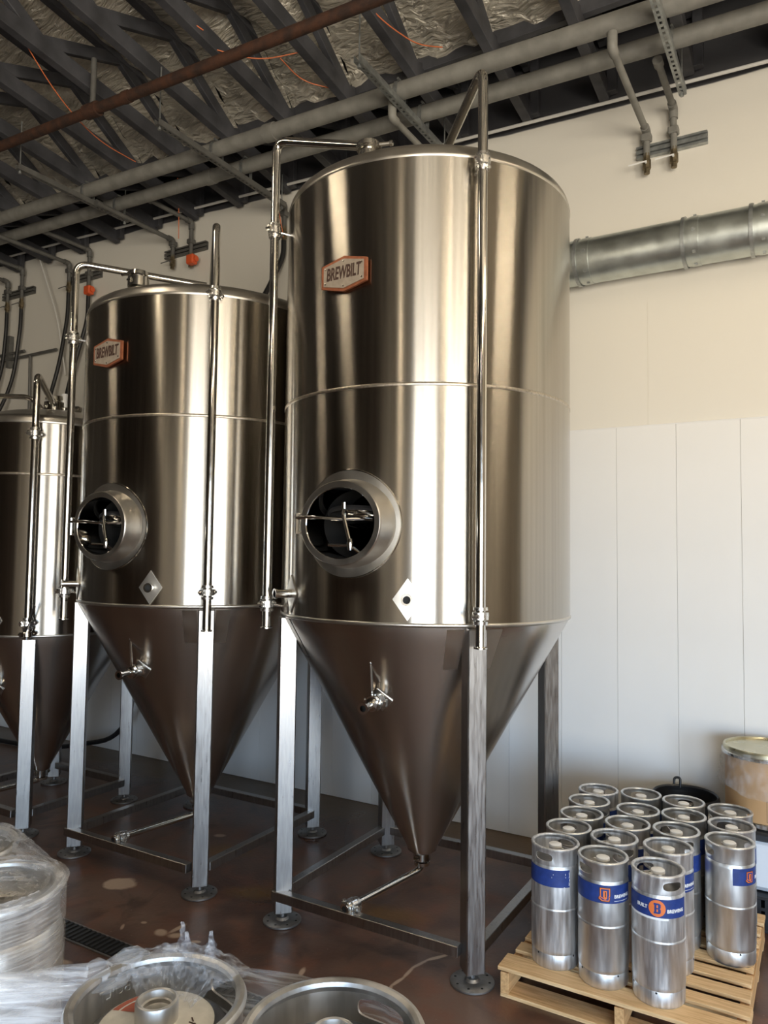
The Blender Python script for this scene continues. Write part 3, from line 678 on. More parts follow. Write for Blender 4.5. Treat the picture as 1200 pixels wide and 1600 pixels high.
    # standpipes with clamps
    def post(a, z0, z1, end, zc_list, rad=.0262, nm='standpipe'):
        rr = R+.092; p = Vector((rr*cos(a), rr*sin(a), 0))
        pts = [p+Vector((0, 0, z0)), p+Vector((0, 0, z1)), Vector(end)]
        sp = obj(nm, tubeb(pts, rad, 18, fil=.09), M_pol, T)
        obj('ferrule', latheb([(rad, 0), (rad+.009, 0), (rad+.009, .008), (rad, .012)], 20, Matrix.Translation(p+Vector((0, 0, z0-.004)))), M_pol, sp)
        obj('bore', latheb([(0, 0), (rad-.003, 0)], 16, Matrix.Translation(p+Vector((0, 0, z0-.001)))), M_dark, sp)
        for zc in zc_list: obj('pipe_clamp', clamp_bm(p+Vector((0, 0, zc)), (0, 0, 1), rad, Vector((R*cos(a)*.995, R*sin(a)*.995, zc-.015))), M_clamp, sp)
    if posts: posts(post, T, R, dome)
    # cone racking valve
    if detail:
        zv = 1.36 if s > .55 else 1.05; av = radians(-84); rr = cone_r(zv); P0 = Vector((rr*cos(av), rr*sin(av), zv)); d = Vector((cos(av), sin(av), -.05)).normalized()
        cv = obj('cone_valve', latheb([(.020, -.03), (.020, .05), (.033, .052), (.033, .066), (.040, .068), (.040, .100), (.033, .102), (.033, .114), (.020, .118), (.020, .20), (.030, .203), (.030, .216), (.017, .216), (.017, .15)], 24, axisM(P0, d)), M_pol, T)
        nrm = Vector((cos(av), sin(av), -(R-rt)/(zbtm-ztip))).normalized()
        obj('valve_pad', prism(B(), [(-.075, 0), (0, -.075), (.075, 0), (0, .075)], .005, axisM(P0-nrm*.001, nrm)), M_head, cv, smooth=0)
        c = P0+d*.084
        bm = tubeb([c, c+Vector((0, -.015, .05)), c+Vector((-.005, -.025, .215))], .0075, 8, fil=.02); lathe(bm, [(0, -.016), (.012, -.01), (.014, 0), (.010, .012), (0, .018)], 10, Matrix.Translation(c+Vector((-.005, -.026, .222))))
        obj('valve_lever', bm, M_pol, cv)
        obj('valve_clamp', clamp_bm(P0+d*.06, d, .030), M_pol, cv); obj('valve_bore', latheb([(0, .16), (.0172, .16)], 16, axisM(P0, d)), M_dark, cv)
    # bottom outlet
    e0 = Vector((0, 0, ztip-.02)); zl = .205
    ex = Vector((-.13*K, -s-.06, zl))
    dl = obj('drain_line', tubeb([(0, 0, ztip+.01), (0, 0, zl+.015), ex], .0205, 14, fil=.07), M_pol, T)
    obj('outlet_clamp', clamp_bm(e0, (0, 0, 1), .034), M_pol, dl)
    dv = (ex-Vector((0, 0, zl+.015))).normalized()
    obj('end_clamp', clamp_bm(ex-dv*.055, dv, .026), M_clamp, dl)
    obj('end_ferrule', latheb([(.0205, -.03), (.030, -.012), (.030, .004), (.018, .004)], 20, axisM(ex, dv)), M_pol, dl); obj('end_bore', latheb([(0, .002), (.019, .002)], 16, axisM(ex, dv)), M_dark, dl)
    return T, dome
# --- large tank
def posts1(post, T, R, dome):
    post(radians(-46), 1.69, 4.70, (.06, -.06, 4.53), (1.85, 4.19))
    post(radians(-135), 1.71, 4.69, (-.04, -.70, 4.475), (1.85, 4.12))
    c = Vector((-.02, -.70, dome(.70)-.01)); pt = obj('top_port', latheb([(.055, 0), (.055, .05), (.068, .052), (.068, .062), (.074, .064), (.074, .082), (.066, .084), (.066, .094), (0, .098)], 32, Matrix.Translation(c)), M_pol, T)
    bm = B(); tube(bm, [c+Vector((.07, 0, .073)), c+Vector((.13, .02, .073))], .011, 8); lathe(bm, [(0, -.014), (.016, -.008), (.016, .008), (0, .014)], 8, axisM(c+Vector((.135, .02, .073)), (1, .2, 0))); obj('clamp_wing', bm, M_pol, pt)
t1, d1 = make_tank('fermenter_tank', -2.17, 4.205, .89, .604, 1.79, 3.04, 4.27, .325, 'largest and tallest stainless fermenter tank, rightmost of the three', 3.665, radians(-92.5), posts=posts1)
def posts2(post, T, R, dome):
    post(radians(-45), 1.66, 4.28, (.05, -.05, 4.16), (1.90, 3.81))
    post(radians(-135), 1.66, 4.275, (-.03, -.03, 4.20), (1.86, 3.71))
    c = Vector((.03, -.74, dome(.74)-.01)); pt = obj('top_port', latheb([(.04, 0), (.04, .03), (.052, .032), (.052, .055), (.04, .06), (0, .062)], 24, Matrix.Translation(c)), M_pol, T)
    bm = tubeb([c+Vector((.03, 0, .03)), c+Vector((.05, 0, .10)), c+Vector((.0, -.02, .115)), c+Vector((-.10, -.06, .095))], .010, 8, fil=.03); obj('clamp_wing', bm, M_pol, pt)
    bm = clamp_bm(c+Vector((0, 0, .04)), (0, 0, 1), .045); obj('port_clamp', bm, M_pol, pt)
t2, d2 = make_tank('fermenter_tank', -4.037, 4.205, .89, .604, 1.80, 3.035, 3.84, .34, 'middle stainless fermenter tank, shorter than the one beside it', 3.47, radians(-93.5), posts=posts2)
def posts3(post, T, R, dome):
    post(radians(-45), 1.52, 3.50, (.05, -.05, 3.40), (1.60, 3.04))
    c = Vector((.0, 0, dome(0)-.01)); pt = obj('top_port', latheb([(.05, 0), (.05, .04), (.064, .042), (.064, .066), (.05, .07), (0, .072)], 24, Matrix.Translation(c)), M_pol, T)
    obj('port_clamp', clamp_bm(c+Vector((0, 0, .05)), (0, 0, 1), .056), M_pol, pt)
    obj('top_valve', boxb(c+Vector((.12, .06, .03)), (.22, .05, .05), rz=.3, bev=.01), M_pol, pt); obj('top_cap', tubeb([c+Vector((.06, .05, .03)), c+Vector((.06, .05, .17))], .03, 12), M_white, pt)
    obj('blow_off_pipe', tubeb([(-.75, -.62, 3.46), (-.1, -.16, 3.46), (-.02, -.1, dome(.1))], .022, 14, fil=.1), M_pol, T)
    a = radians(-45); p = Vector(((R+.092)*cos(a), (R+.092)*sin(a), 1.52)); bm = clamp_bm(p, (0, 0, 1), .024); bar(bm, p+Vector((0, -.03, 0)), p+Vector((.12, -.03, .22)), .022, .008, up=(0, 1, 0)); obj('post_valve', bm, M_pol, T)
t3, d3 = make_tank('fermenter_tank', -5.73, 4.09, .70, .475, 1.49, 2.74, 3.15, .30, 'leftmost and shortest stainless fermenter tank, cut by the picture edge', None, None, manway=False, posts=posts3, dia_z=1.61)

# ================================================================== kegs on the pallet
PAL_X0, PAL_X1, PAL_Y0, PAL_Y1, PZ = -1.405, -.325, 3.57, 4.86, .142
t = empty('pallet', ((PAL_X0+PAL_X1)/2, (PAL_Y0+PAL_Y1)/2, 0)); pw = PAL_X1-PAL_X0; pl = PAL_Y1-PAL_Y0
bw = [.14]+[.09]*7+[.12]; gap = (pl-sum(bw))/(len(bw)-1); y = -pl/2
for i, w in enumerate(bw):
    o_ = random.uniform(-.012, .012)
    obj('deck_board', boxb((o_, y+w/2, PZ-.009), (pw+random.uniform(-.01, .01), w, .018), rz=random.uniform(-.006, .006), bev=.002), M_wood, t); y += w+gap
for xx in (-pw/2+.022, 0.03, pw/2-.022): obj('stringer', boxb((xx, 0, .068), (.042, pl, .098), bev=.002), M_wood2, t)
for yy, w in ((-pl/2+.07, .14), (-.2, .09), (.2, .09), (pl/2-.07, .14)): obj('bottom_board', boxb((0, yy, .009), (pw, w, .018), bev=.002), M_wood, t)
tag(t, 'yellow pine pallet under the slim kegs', 'pallet')

KH = .578
def keg_proto(m, handles):
    k = empty('slim_keg')
    R = .1175
    body = [(0, .03), (.07, .022), (.100, .014), (.104, .002), (.109, 0), (.1125, .004), (.1145, .012), (.1155, .066), (.1135, .071), (.1155, .076), (R, .09)]
    body += [(R, .277), (R+.0022, .281), (R+.0022, .286), (R-.001, .291), (R, .296), (R, .470), (R-.001, .480), (.1125, .489), (.111, .493)]
    obj('body', latheb(body, 48), m, k, smooth=40)
    ch = obj('top_chime', latheb([(.1105, .490), (.1155, .4945), (.116, .500), (.116, .559), (.1195, .566), (.1195, .573), (.1165, KH-.001), (.111, KH), (.1055, KH-.002), (.1035, .572), (.105, .564), (.1115, .557), (.1115, .497), (.108, .490)], 48, closed=True), m, k, smooth=40)
    for a in handles:
        cb = prism(B(), [(.046*math.copysign(abs(cos(q))**.7, cos(q)), .0195*math.copysign(abs(sin(q))**.7, sin(q))) for q in [2*pi*j/16 for j in range(16)]], .08, Matrix.Rotation(a, 4, 'Z') @ Matrix.Translation((.08, 0, .532)) @ Matrix.Rotation(pi/2, 4, 'Z') @ Matrix.Rotation(pi/2, 4, 'X'))
        cut(ch, cb)
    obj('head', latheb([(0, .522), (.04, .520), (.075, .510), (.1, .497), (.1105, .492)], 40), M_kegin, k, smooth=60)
    obj('neck', latheb([(.030, .515), (.030, .553), (.026, .559), (0, .559)], 24), m, k)
    cp = obj('valve_cap', latheb([(0, .566), (.028, .566), (.031, .564), (.032, .556), (.032, .552)], 24), M_cap, k)
    obj('cap_tab', boxb((0, -.035, .550), (.008, .02, .003)), M_cap, cp, smooth=0)
    bm = B()
    for a in (.9, 2.9, 4.5, 5.6): lathe(bm, [(0, .0), (.005, .0)], 8, axisM((cos(a)*.1162, sin(a)*.1162, .066), (cos(a), sin(a), 0)))
    tag(obj('drain_slots', bm, M_dark, k, smooth=0), kind='stuff')
    return k
def curved_band(k, a0, a1, z0, z1, r=.1186):
    n = max(4, int(abs(a1-a0)/.13)); bm = B()
    va = [bm.verts.new((r*cos(a0+(a1-a0)*i/n), r*sin(a0+(a1-a0)*i/n), z0)) for i in range(n+1)]; vb = [bm.verts.new((r*cos(a0+(a1-a0)*i/n), r*sin(a0+(a1-a0)*i/n), z1)) for i in range(n+1)]
    for i in range(n): bm.faces.new((va[i], va[i+1], vb[i+1], vb[i]))
    return obj('label_band', bm, M_blue, k)
def b_logo(R, a, z, sc, style):
    """boxy letter emblem: orange disc with dark letter, or orange outlined letter"""
    out = []
    outer = [(-.5, -.8), (.35, -.8), (.55, -.6), (.55, -.15), (.4, 0), (.55, .15), (.55, .6), (.35, .8), (-.5, .8), (-.5, .55), (-.4, .5), (-.4, -.5), (-.5, -.55)]
    def shp(poly, k, t): 
        bm = prism(B(), [(p[0]*sc*k, p[1]*sc*k) for p in poly], .0004); 
        for v in bm.verts: v.co.z += t
        slice_x(bm)
        return bend(bm, R, a, z)
    if style == 'disc':
        out.append((shp([(1.22*cos(q), 1.22*sin(q)) for q in [2*pi*j/28 for j in range(28)]], 1, .0006), M_orange)); out.append((shp(outer, .95, .0012), M_blue))
        for y0 in (-.52, .10): out.append((shp([(-.08, y0), (.14, y0), (.14, y0+.42), (-.08, y0+.42)], .95, .0018), M_orange))
    else:
        fr_ = [(-.75, .95), (.75, .95), (.75, -.2), (.62, -.35), (.72, -.5), (.62, -1.0), (-.5, -1.0), (-.95, -.65), (-.9, -.4), (-.75, -.45)]
        out.append((shp([(p[0]*1.13, p[1]*1.1) for p in fr_], 1, .0004), M_ink)); out.append((shp(fr_, 1, .0010), M_orange)); out.append((shp([(p[0]*.80, p[1]*.84) for p in fr_], 1, .0016), M_blue))
        out.append((shp([(-.28, .58), (.28, .58), (.28, -.62), (.05, -.70), (-.28, -.35)], 1, .0022), M_orange)); out.append((shp([(-.03, .42), (.13, .42), (.13, -.42), (-.03, -.30)], 1, .0028), M_ink))
        out.append((shp([(-.85, -.36), (.10, -.80), (.10, -.64), (-.80, -.22)], 1, .0034), M_orange))
    return out
def label_keg(k, kind, a):
    """a = angle of the emblem"""
    zc = .437; R = .1186; h = .041
    ext = {'full': (-1.6, 1.25), 'left': (-1.9, .30), 'right': (-.75, .9)}[kind]
    b = curved_band(k, a+ext[0], a+ext[1], zc-h, zc+h)
    if kind != 'left':
        for bm, m in b_logo(R, a, zc, .030 if kind == 'full' else .026, 'disc' if kind == 'full' and a > -9 and k.get('disc') else 'outline'): obj('emblem', bm, m, b, smooth=0)
        tx = bend(text_mesh('BREWING', .021, .0003, .95, 0, 'LEFT', off=.0007), R+.0009, a+.36, zc-.010); obj('lettering', tx, M_white, b, smooth=0)
        if kind == 'full':
            if k.get('disc'):
                tx = bend(text_mesh('BUILT', .021, .0003, .95, 0, 'RIGHT', off=.0007), R+.0009, a-.36, zc-.002); obj('lettering', tx, M_white, b, smooth=0)
                ul = curved_band(k, a-1.35, a+.42, zc-h-.010, zc-h+.004, .1182); ul.data.materials[0] = M_white; ul.name = 'label_backing'
            if not k.get('disc'):
                ln = bend(xf(grid_patch(.085, .0018, 8, 1), Matrix.Translation((.085, -.030, .0008))), R, a, zc); obj('underline', ln, M_white, b, smooth=0)
    else:
        for u, v, w_, h_ in ((.272, .018, .0035, .030), (.285, -.006, .004, .012), (.268, -.024, .0035, .016), (.10, .022, .003, .010), (.11, .008, .004, .004), (.05, -.039, .006, .004), (-.40, .020, .003, .004), (-.46, .006, .002, .008)):
            bm = prism(B(), [(-w_/2, -h_/2), (w_*.3, -h_/2*.8), (w_/2, 0), (w_*.2, h_/2), (-w_*.4, h_/2*.7), (-w_*.1, 0)], .0004); obj('paint_chip', bend(bm, R+.0006, a+u, zc+v), M_white, b, smooth=0)
KEGS = [  # column, row, x, y
 (0, 0, -1.193, 3.775), (1, 0, -.945, 3.735), (2, 0, -.690, 3.725),
 (0, 1, -1.199, 4.025), (1, 1, -.954, 4.000), (2, 1, -.695, 4.020),
 (0, 2, -1.196, 4.265), (1, 2, -.941, 4.245), (2, 2, -.699, 4.285), (3, 2, -.440, 4.270),
 (0, 3, -1.220, 4.510), (1, 3, -.939, 4.500), (2, 3, -.701, 4.545), (3, 3, -.455, 4.520),
 (0, 4, -1.228, 4.750), (1, 4, -.985, 4.805), (2, 4, -.740, 4.795), (3, 4, -.486, 4.770)]
ROW = ['front row', 'second row', 'third row', 'fourth row', 'back row']; CN = ['leftmost column', 'second column from left', 'third column from left', 'rightmost column']
protoA = keg_proto(M_keg, (-.55, pi-.55)); protoB = keg_proto(M_keg2, (.0, pi))
special = {(0, 0): ('B', 'scuffed slim keg, leftmost of the front row, with worn blue band', 'left', -.95, 1.35), (1, 0): ('A', 'slim keg in the front row with outlined orange emblem on blue band', 'full', -1.25, -1.62),
           (2, 0): ('B', 'dented slim keg nearest the camera, with orange disc emblem on blue band', 'full', -1.43, -.80), (3, 2): ('A', 'slim keg nearest the camera in the rightmost column, short blue label', 'right', -.62, -2.0),
           (2, 1): ('B', 'slim keg just behind the one with the orange disc emblem', 'full', -1.2, .55)}
first = {'A': True, 'B': True}
for c, r, x, y in KEGS:
    sp = special.get((c, r)); ty = sp[0] if sp else random.choice('AB')
    p = protoA if ty == 'A' else protoB
    if first[ty]: k = p; first[ty] = False; k_src = [ch for ch in p.children]
    else: k = empty('slim_keg'); 
    if k is not p:
        for ch in (srcA if ty == 'A' else srcB): copy_tree(ch, k)
    else:
        if ty == 'A': srcA = list(p.children)
        else: srcB = list(p.children)
    k.location = (x, y, PZ+.001)
    rz = sp[4] if sp else random.uniform(-pi, pi)
    k.rotation_euler = (0, 0, rz)
    tag(k, sp[1] if sp else 'slim steel keg with white cap, %s, %s of the pallet' % (ROW[r], CN[c]), 'keg', 'slim kegs on the pallet')
    k['lab'] = 1; k['rz'] = rz
for o in list(COL.objects):
    if o.name.startswith('slim_keg') and 'lab' in o: del o['lab']
for (c, r), sp in special.items():
    k = [o for o in COL.objects if o.name.startswith('slim_keg') and o.get('label') == sp[1]][0]
    if (c, r) == (2, 0): k['disc'] = 1
    label_keg(k, sp[2], sp[3]-k['rz'])
for o in COL.objects:
    for q in ('disc', 'rz'):
        if q in o: del o[q]
# blue bands that peep out between the other kegs
for o in [o for o in COL.objects if o.name.startswith('slim_keg') and o.type == 'EMPTY']:
    if not any(ch.name.startswith('label_band') for ch in o.children): curved_band(o, -o.rotation_euler.z-1.9, -o.rotation_euler.z+.4, .396, .478)

# ================================================================== things behind the kegs
t = empty('fibre_drum', (-.325, 5.27, .552)); DRr = .243; DH = .44
obj('body', latheb([(DRr-.004, .03), (DRr-.004, DH-.03)], 48), M_fibre, t)
obj('bottom_band', latheb([(0, 0), (DRr-.002, 0), (DRr+.004, .004), (DRr+.004, .030), (DRr-.002, .036)], 48), M_pol, t)
obj('lid', latheb([(DRr+.006, DH-.045), (DRr+.006, DH-.004), (DRr+.002, DH+.004), (DRr-.010, DH+.004), (DRr-.014, DH-.006), (DRr-.05, DH-.008), (0, DH-.006)], 48), M_gold, t)
lr = obj('locking_ring', latheb([(DRr+.006, DH-.05), (DRr+.014, DH-.046), (DRr+.014, DH-.030), (DRr+.006, DH-.026)], 48, closed=True), M_pol, t)
bm = B(); n = 72
rows = []
for j in range(14):
    v = j/13; row = []
    for i in range(n):
        a = 2*pi*i/n; rr = DRr+.012+.022*v+.012*sin(a*9+j)*v+random.uniform(-.006, .006); row.append(bm.verts.new((rr*cos(a), rr*sin(a), DH-.01-v*(.235+.02*sin(a*3)))))
    rows.append(row)
for j in range(13):
    for i in range(n): bm.faces.new((rows[j][i], rows[j][(i+1) % n], rows[j+1][(i+1) % n], rows[j+1][i]))
obj('film_wrap', bm, M_film3, t, smooth=50)
for i, (s_, dz) in enumerate((('FRAGILE', .14), ('KEEP DRY', .11), ('THIS END UP', .08))):
    pass
bm = B()
for a_, z_, w_, h_ in ((0, .17, .10, .002), (0, .05, .10, .002), (-.05, .11, .002, .12), (.05, .11, .002, .12), (0, .14, .06, .006), (0, .12, .07, .006), (0, .10, .05, .006), (0, .08, .07, .006)):
    g = xf(grid_patch(w_, h_, 6, 1), Matrix.Translation((a_, z_-.11, .0006))); bend(g, DRr-.004, -pi/2+.25, .11)
    me = bpy.data.meshes.new('tmp'); g.to_mesh(me); g.free(); bm.from_mesh(me); bpy.data.meshes.remove(me)
tag(obj('printed_block', bm, M_ink, t, smooth=0), kind='stuff')
tag(t, 'brown fibreboard drum with metal lid and clear film round its top', 'drum')
t = empty('storage_tub', (-.20, 5.25, .203))
obj('tub', boxb((0, 0, .155), (.46, .50, .30), bev=.03), M_tub, t); obj('lid', boxb((0, 0, .322), (.50, .54, .05), bev=.012), M_blackp, t)
tag(t, 'white plastic tub with black lid carrying the fibre drum', 'tub')
t = empty('black_crate', (-.20, 5.25, 0))
for z in (.012, .195): obj('frame', boxb((0, 0, z-.004), (.54, .60, .016), bev=.003), M_blackp, t)
for sy in (-1, 1):
    for i in range(12): obj('slat', boxb((-.255+.0464*i, sy*.29, .10), (.026, .012, .18)), M_blackp, t, smooth=0)
    for z in (.07, .13): obj('slat', boxb((0, sy*.292, z), (.52, .010, .018)), M_blackp, t, smooth=0)
for sx_ in (-1, 1):
    for i in range(14): obj('slat', boxb((sx_*.263, -.27+.0415*i, .10), (.012, .026, .18)), M_blackp, t, smooth=0)
tag(t, 'black slatted plastic crate under the white tub', 'crate')
t = empty('black_bin', (-.80, 5.26, 0))
obj('body', latheb([(0, .01), (.16, .01), (.165, 0), (.195, .60), (.190, .60), (.155, .03), (0, .03)], 40), M_blackp, t)
obj('rim', latheb([(.190, .59), (.204, .592), (.207, .605), (.203, .625), (.196, .632), (.188, .622)], 40, closed=True), M_blackp, t)
bm = tubeb([(-.10, .18, .61), (-.10, .19, .67), (-.06, .19, .675), (-.06, .18, .61)], .008, 8, fil=.02); obj('handle', bm, M_blackp, t)
tag(t, 'black round bin behind the kegs against the white wall', 'bin')

# trench drain
t = empty('floor_drain', (-3.6, 2.875, 0)); L = 3.0
obj('channel', boxb((0, 0, .0015), (L, .135, .003)), M_dark, t, smooth=0)
for sy in (-1, 1): obj('edge_strip', boxb((0, sy*.070, .003), (L, .010, .006)), M_foot, t, smooth=0)
n = 78; sm = None
for i in range(n):
    if sm is None: sm = obj('grate_bar', bar(B(), (0, -.062, .006), (0, .062, .006), .018, .008), M_blackp, t, smooth=0); s_ = sm
    else: s_ = sm.copy(); COL.objects.link(s_); s_.parent = t
    s_.location = (-L/2+.02+i*(L-.04)/(n-1), 0, 0)
tag(t, 'black slotted trench drain let into the brown floor', 'drain')

# ================================================================== foreground half barrel kegs, stacked two high
HB = .595
def half_keg(detail, name='half_barrel_keg', top_label=False):
    k = empty(name); R = .196
    obj('body', latheb([(0, .04), (.12, .03), (.165, .02), (.170, .004), (.178, 0), (.186, .006), (.187, .05), (.182, .06), (.190, .075), (R, .12), (R, .19), (R+.002, .197), (R+.002, .207), (R, .214), (R, .376), (R+.002, .383), (R+.002, .393), (R, .40), (R, .445), (.188, .480), (.180, .495)], 64), M_keg, k, smooth=40)
    if detail:
        ch = obj('top_chime', latheb([(.178, .488), (.184, .492), (.184, .566), (.190, .572), (.192, .582), (.187, .592), (.178, .594), (.169, .590), (.167, .581), (.171, .573), (.179, .565), (.179, .492), (.174, .486)], 72, closed=True), M_keg, k, smooth=40)
        for a in detail:
            cb = prism(B(), [(.062*math.copysign(abs(cos(q))**.6, cos(q)), .022*math.copysign(abs(sin(q))**.6, sin(q))) for q in [2*pi*j/28 for j in range(28)]], .12, Matrix.Rotation(a, 4, 'Z') @ Matrix.Translation((.12, 0, .535)) @ Matrix.Rotation(pi/2, 4, 'Z') @ Matrix.Rotation(pi/2, 4, 'X'))
            cut(ch, cb)
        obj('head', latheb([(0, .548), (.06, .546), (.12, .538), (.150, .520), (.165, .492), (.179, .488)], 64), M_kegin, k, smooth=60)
        if top_label:
            lb = obj('round_label', latheb([(.045, .5490), (.10, .5435), (.120, .5390), (.123, .5380)], 48), M_sticker, k, smooth=60)
            bm = B(); va = []; vb = []
            for i in range(7): q = 2.35+i*.16; va.append(bm.verts.new((.05*cos(q), 0.05*sin(q), .5505))); vb.append(bm.verts.new((.118*cos(q), .118*sin(q), .5408)))
            for i in range(6): bm.faces.new((va[i], va[i+1], vb[i+1], vb[i]))
            obj('red_segment', bm, M_red, lb, smooth=0)
            bm = B()
            for u, v, du, dv in ((.060, .045, .012, -.008), (.066, .030, .016, .004), (.078, .036, .004, -.016), (.088, .022, .012, -.012), (.092, .008, .014, .006), (.098, -.004, .006, -.014), (.084, -.012, .012, -.010), (.072, .012, .008, .006)):
                z_ = lambda q: .5490 - .10*max(0, q-.045) + .0012
                r_ = sqrt(u*u+v*v); bar(bm, (u, v, z_(r_)), (u+du, v+dv, z_(sqrt((u+du)**2+(v+dv)**2))), .0028, .0006)
            tag(obj('handwriting', bm, M_ink, lb, smooth=0), kind='stuff')
            tx = text_mesh('BUILT', .034, .001, .9, 0)
            for v in tx.verts: v.co.x *= 1
            for v in tx.verts:
                a = radians(168) + v.co.x/.178; rr = .1785 - v.co.z; v.co = Vector((rr*cos(a), rr*sin(a), .535+v.co.y))
            obj('stamped_lettering', tx, M_keg, k, smooth=0)
        obj('neck', latheb([(.046, .530), (.046, .583), (.044, .589), (.040, .591), (.036, .589), (.034, .575), (.030, .573), (.030, .566), (.032, .564), (.028, .556), (.028, .540), (.022, .538), (.022, .52), (0, .52)], 40), M_keg, k, smooth=40)
        obj('spear_ring', latheb([(.019, .545), (.024, .549), (.027, .545), (.024, .541)], 24, closed=True), M_head, k)
    else:
        obj('top_chime', latheb([(.178, .488), (.184, .492), (.184, .566), (.190, .572), (.192, .582), (.187, .592), (.178, .594), (.169, .590), (.167, .581), (.179, .565), (.179, .492), (.174, .486)], 48, closed=True), M_keg, k, smooth=40)
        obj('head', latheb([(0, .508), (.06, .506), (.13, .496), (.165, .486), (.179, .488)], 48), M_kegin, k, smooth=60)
    return k
KA, KB = Vector((-1.262, 1.203, 0)), Vector((-.878, 1.316, 0))
def put(k, p, z, rz, lab, grp): k.location = (p[0], p[1], z); k.rotation_euler = (0, 0, rz); return tag(k, lab, 'keg', grp)
plain = half_keg(None)
put(plain, KA, 0, 0, 'lower half barrel keg under the one with the round label', 'half barrel kegs in the foreground stack')
put(copy_tree(plain), KB, 0, 0, 'lower half barrel keg under the bare front keg', 'half barrel kegs in the foreground stack')
put(half_keg((1.28, 1.28+pi), top_label=True), KA, HB, 0, 'open-topped half barrel keg with round red and white label, film over its rim', 'half barrel kegs in the foreground stack')
put(half_keg((1.5, 1.5+pi)), KB, HB, 0, 'half barrel keg at the bottom middle with bare thick steel rim', 'half barrel kegs in the foreground stack')
WK = [Vector((-2.075, 1.335, 0)), Vector((-2.462, 1.45, 0)), Vector((-2.195, .945, 0))]
WL = ['corner', 'rear', 'near side']
for i, p in enumerate(WK):
    for lev in (0, 1): put(copy_tree(plain), p, lev*HB, 0, 'half barrel keg inside the wrapped stack at far left, %s %s' % (WL[i], ('below', 'on top')[lev]), 'film wrapped half barrel kegs')
# stretch film round the left stack: hull of the three kegs, with a film top
def hull(circles, n=90, pad=.0):
    pts = [(c.x+(r+pad)*cos(2*pi*k/n), c.y+(r+pad)*sin(2*pi*k/n)) for c, r in circles for k in range(n)]
    pts = sorted(set(pts)); lo = []
    def cr(o, a, b): return (a[0]-o[0])*(b[1]-o[1])-(a[1]-o[1])*(b[0]-o[0])
    for p in pts:
        while len(lo) >= 2 and cr(lo[-2], lo[-1], p) <= 0: lo.pop()
        lo.append(p)
    up = []
    for p in reversed(pts):
        while len(up) >= 2 and cr(up[-2], up[-1], p) <= 0: up.pop()
        up.append(p)
    h = lo[:-1]+up[:-1]
    # resample evenly
    P = [Vector((a, b, 0)) for a, b in h]+[Vector((*h[0], 0))]; L = [0]
    for a, b in zip(P[:-1], P[1:]): L.append(L[-1]+(b-a).length)
    out = []; m = 130; i = 0
    for k in range(m):
        s = L[-1]*k/m
        while L[i+1] < s: i += 1
        u = (s-L[i])/(L[i+1]-L[i]); out.append(P[i].lerp(P[i+1], u))
    return out
H = hull([(p, .201) for p in WK]); bm = B(); rows = []
for j in range(24):
    z = .03+1.135*j/23; rows.append([bm.verts.new((p.x+random.uniform(-.0004, .0004), p.y+random.uniform(-.0004, .0004), z)) for p in H])
cen = sum(H, Vector())/len(H)
for u, dz in ((.012, .018), (.04, .026), (.10, .020), (.18, .008), (.26, -.004), (.34, -.006)):
    rows.append([bm.verts.new((p.x+(cen.x-p.x)*u+random.uniform(-.002, .002), p.y+(cen.y-p.y)*u+random.uniform(-.002, .002), 1.175+dz+random.uniform(-.0025, .0025)*(1+u*4))) for p in H])
for j in range(len(rows)-1):
    for i in range(len(H)): bm.faces.new((rows[j][i], rows[j][(i+1) % len(H)], rows[j+1][(i+1) % len(H)], rows[j+1][i]))
M_filmw = film_mat('layered_stretch_film', .26, 10, (1, 1, 16), (.82, .82, .83), .10, .35)
fw = tag(obj('stretch_film', bm, M_filmw, smooth=50), 'clear stretch film wound round the keg stack at far left', 'plastic film')
# film band round the near stack
def film_ribbon(path, z0, z1, m, name, lab, n=3, jit=.004, lean=0):
    pts = [Vector(p) for p in path]; bm = B(); rows = []
    ny = 14
    for j in range(ny+1):
        v = j/ny; rows.append([bm.verts.new((p.x+random.uniform(-jit, jit)+lean*v, p.y+random.uniform(-jit, jit), (z0+(z1-z0)*v)+random.uniform(-jit, jit)+(p.z if j > ny-3 else p.z*v))) for p in pts])
    for j in range(ny):
        for i in range(len(pts)-1): bm.faces.new((rows[j][i], rows[j][i+1], rows[j+1][i+1], rows[j+1][i]))
    return obj(name, bm, m, smooth=50)
def arc(c, r, a0, a1, n): return [Vector((c.x+r*cos(a0+(a1-a0)*k/n), c.y+r*sin(a0+(a1-a0)*k/n), 0)) for k in range(n+1)]
def line(a, b, n): return [a.lerp(b, k/n) for k in range(1, n)]
AB = math.atan2(KB.y-KA.y, KB.x-KA.x); fr = .2005
pB = arc(KB, fr, AB+.1-pi/3, AB+pi/2, 16); pA = arc(KA, fr, AB+pi/2, AB+pi*.93, 20)
path = pB + line(pB[-1], pA[0], 8) + pA
tail0 = pA[-1]; tail1 = Vector((-1.985, .845, .0)); path += line(tail0, tail1, 16)
f1 = film_ribbon(path, .05, 1.165, M_film, 'stretch_film', '')
tag(f1, 'clear stretch film wound round the near keg stack', 'plastic film')
# rolled film rope along the upper edge, from the back of the labelled keg towards the left corner
rp_ = [p+Vector((0, 0, 1.165+.012*sin(i*.9))) for i, p in enumerate(pA[4:] + line(tail0, tail1, 10))]
bm = B(); tube(bm, rp_, .03, 14, radii=[.020+.014*min(1, i/9)+random.uniform(-.004, .004) for i in range(len(rp_))])
for v in bm.verts: v.co += Vector((random.uniform(-.002, .002), random.uniform(-.002, .002), random.uniform(-.003, .003)))
obj('rolled_edge', bm, M_film, f1, smooth=60)
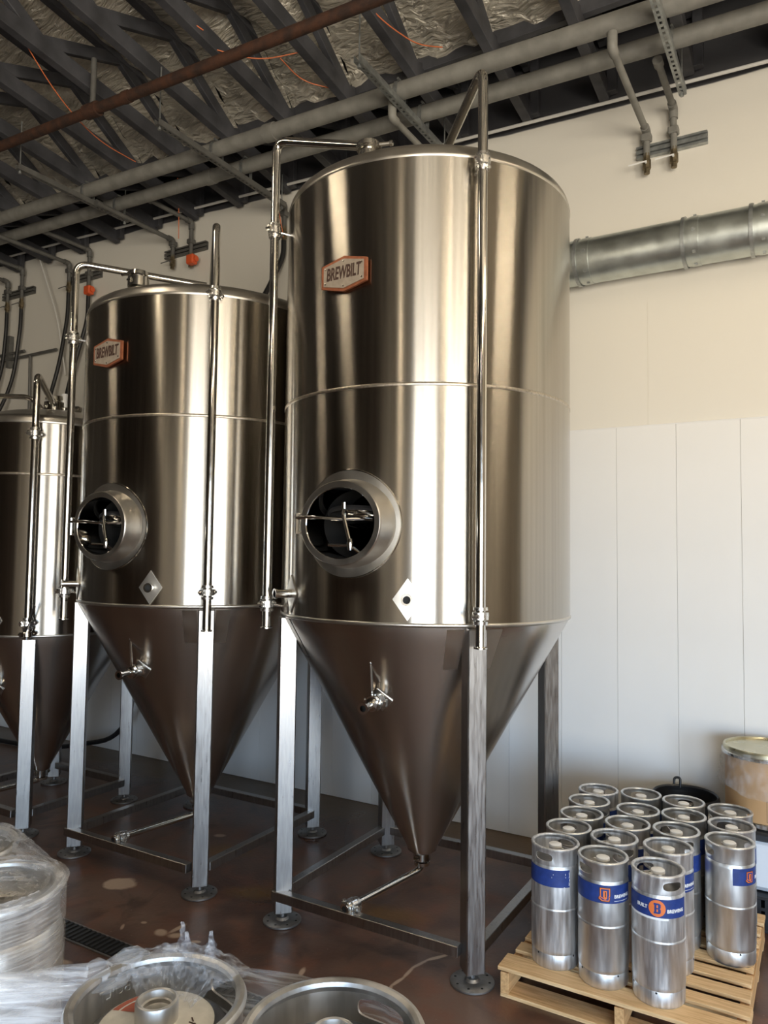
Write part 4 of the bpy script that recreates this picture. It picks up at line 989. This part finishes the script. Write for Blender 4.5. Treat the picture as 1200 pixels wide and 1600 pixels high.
# crumpled film bunched over the back rim of the labelled keg
def crumple(c, a0, a1, r0, r1, z0, amp, nx=60, ny=22):
    bm = B(); rows = []
    ph = [random.uniform(0, 6) for _ in range(6)]
    for j in range(ny+1):
        v = j/ny; row = []
        for i in range(nx+1):
            u = i/nx; a = a0+(a1-a0)*u; r = r0+(r1-r0)*v
            env = sin(pi*u)**.5
            z = z0 + .035*sin(pi*min(1, v*1.25))*env - .10*max(0, v-.55)**1.3 + amp*(sin(u*37+ph[0]+v*9)*.4+sin(u*61+v*23+ph[1])*.3+sin(v*31+u*13+ph[2])*.3) + random.uniform(-amp, amp)*.5
            row.append(bm.verts.new((c.x+r*cos(a)+random.uniform(-.003, .003), c.y+r*sin(a)+random.uniform(-.003, .003), z)))
        rows.append(row)
    for j in range(ny):
        for i in range(nx): bm.faces.new((rows[j][i], rows[j][i+1], rows[j+1][i+1], rows[j+1][i]))
    return bm
obj('crumpled_fold', crumple(KA, AB+.75, AB+2.6, .222, .075, 1.180, .0045), M_film2, f1, smooth=45)
for i, (a, r, h) in enumerate(((1.75, .17, .07), (1.35, .18, .055), (1.68, .16, .05), (1.30, .165, .045))):
    bm = B(); b0 = Vector((KA.x+r*cos(AB+a), KA.y+r*sin(AB+a), 1.195)); vs = []
    for j in range(7):
        w = .020*(1-j/7)+.002; off = Vector((random.uniform(-.006, .006), random.uniform(-.004, .004), h*j/6)); vs.append([bm.verts.new(b0+off+Vector((-w, 0, 0))), bm.verts.new(b0+off+Vector((0, .006, 0))), bm.verts.new(b0+off+Vector((w, 0, 0)))])
    for j in range(6):
        for q in range(2): bm.faces.new((vs[j][q], vs[j][q+1], vs[j+1][q+1], vs[j+1][q]))
    obj('film_peak', bm, M_film2, f1, smooth=40)
bm = B(); rows = []; c = WK[0]; n = 96
for j in range(16):
    v = j/15; r = .207-.150*v
    rows.append([bm.verts.new((c.x+r*cos(2*pi*i/n)+random.uniform(-.0015, .0015), c.y+r*sin(2*pi*i/n)+random.uniform(-.0015, .0015),
                 1.190+.012*sin(pi*min(1, v*2.2))-.075*max(0, v-.35)+.004*sin(v*26+3*cos(2*pi*i/n))+random.uniform(-.002, .002)*(1+v*2))) for i in range(n)])
for j in range(15):
    for i in range(n): bm.faces.new((rows[j][i], rows[j][(i+1) % n], rows[j+1][(i+1) % n], rows[j+1][i]))
obj('film_top', bm, M_filmw, fw, smooth=50)
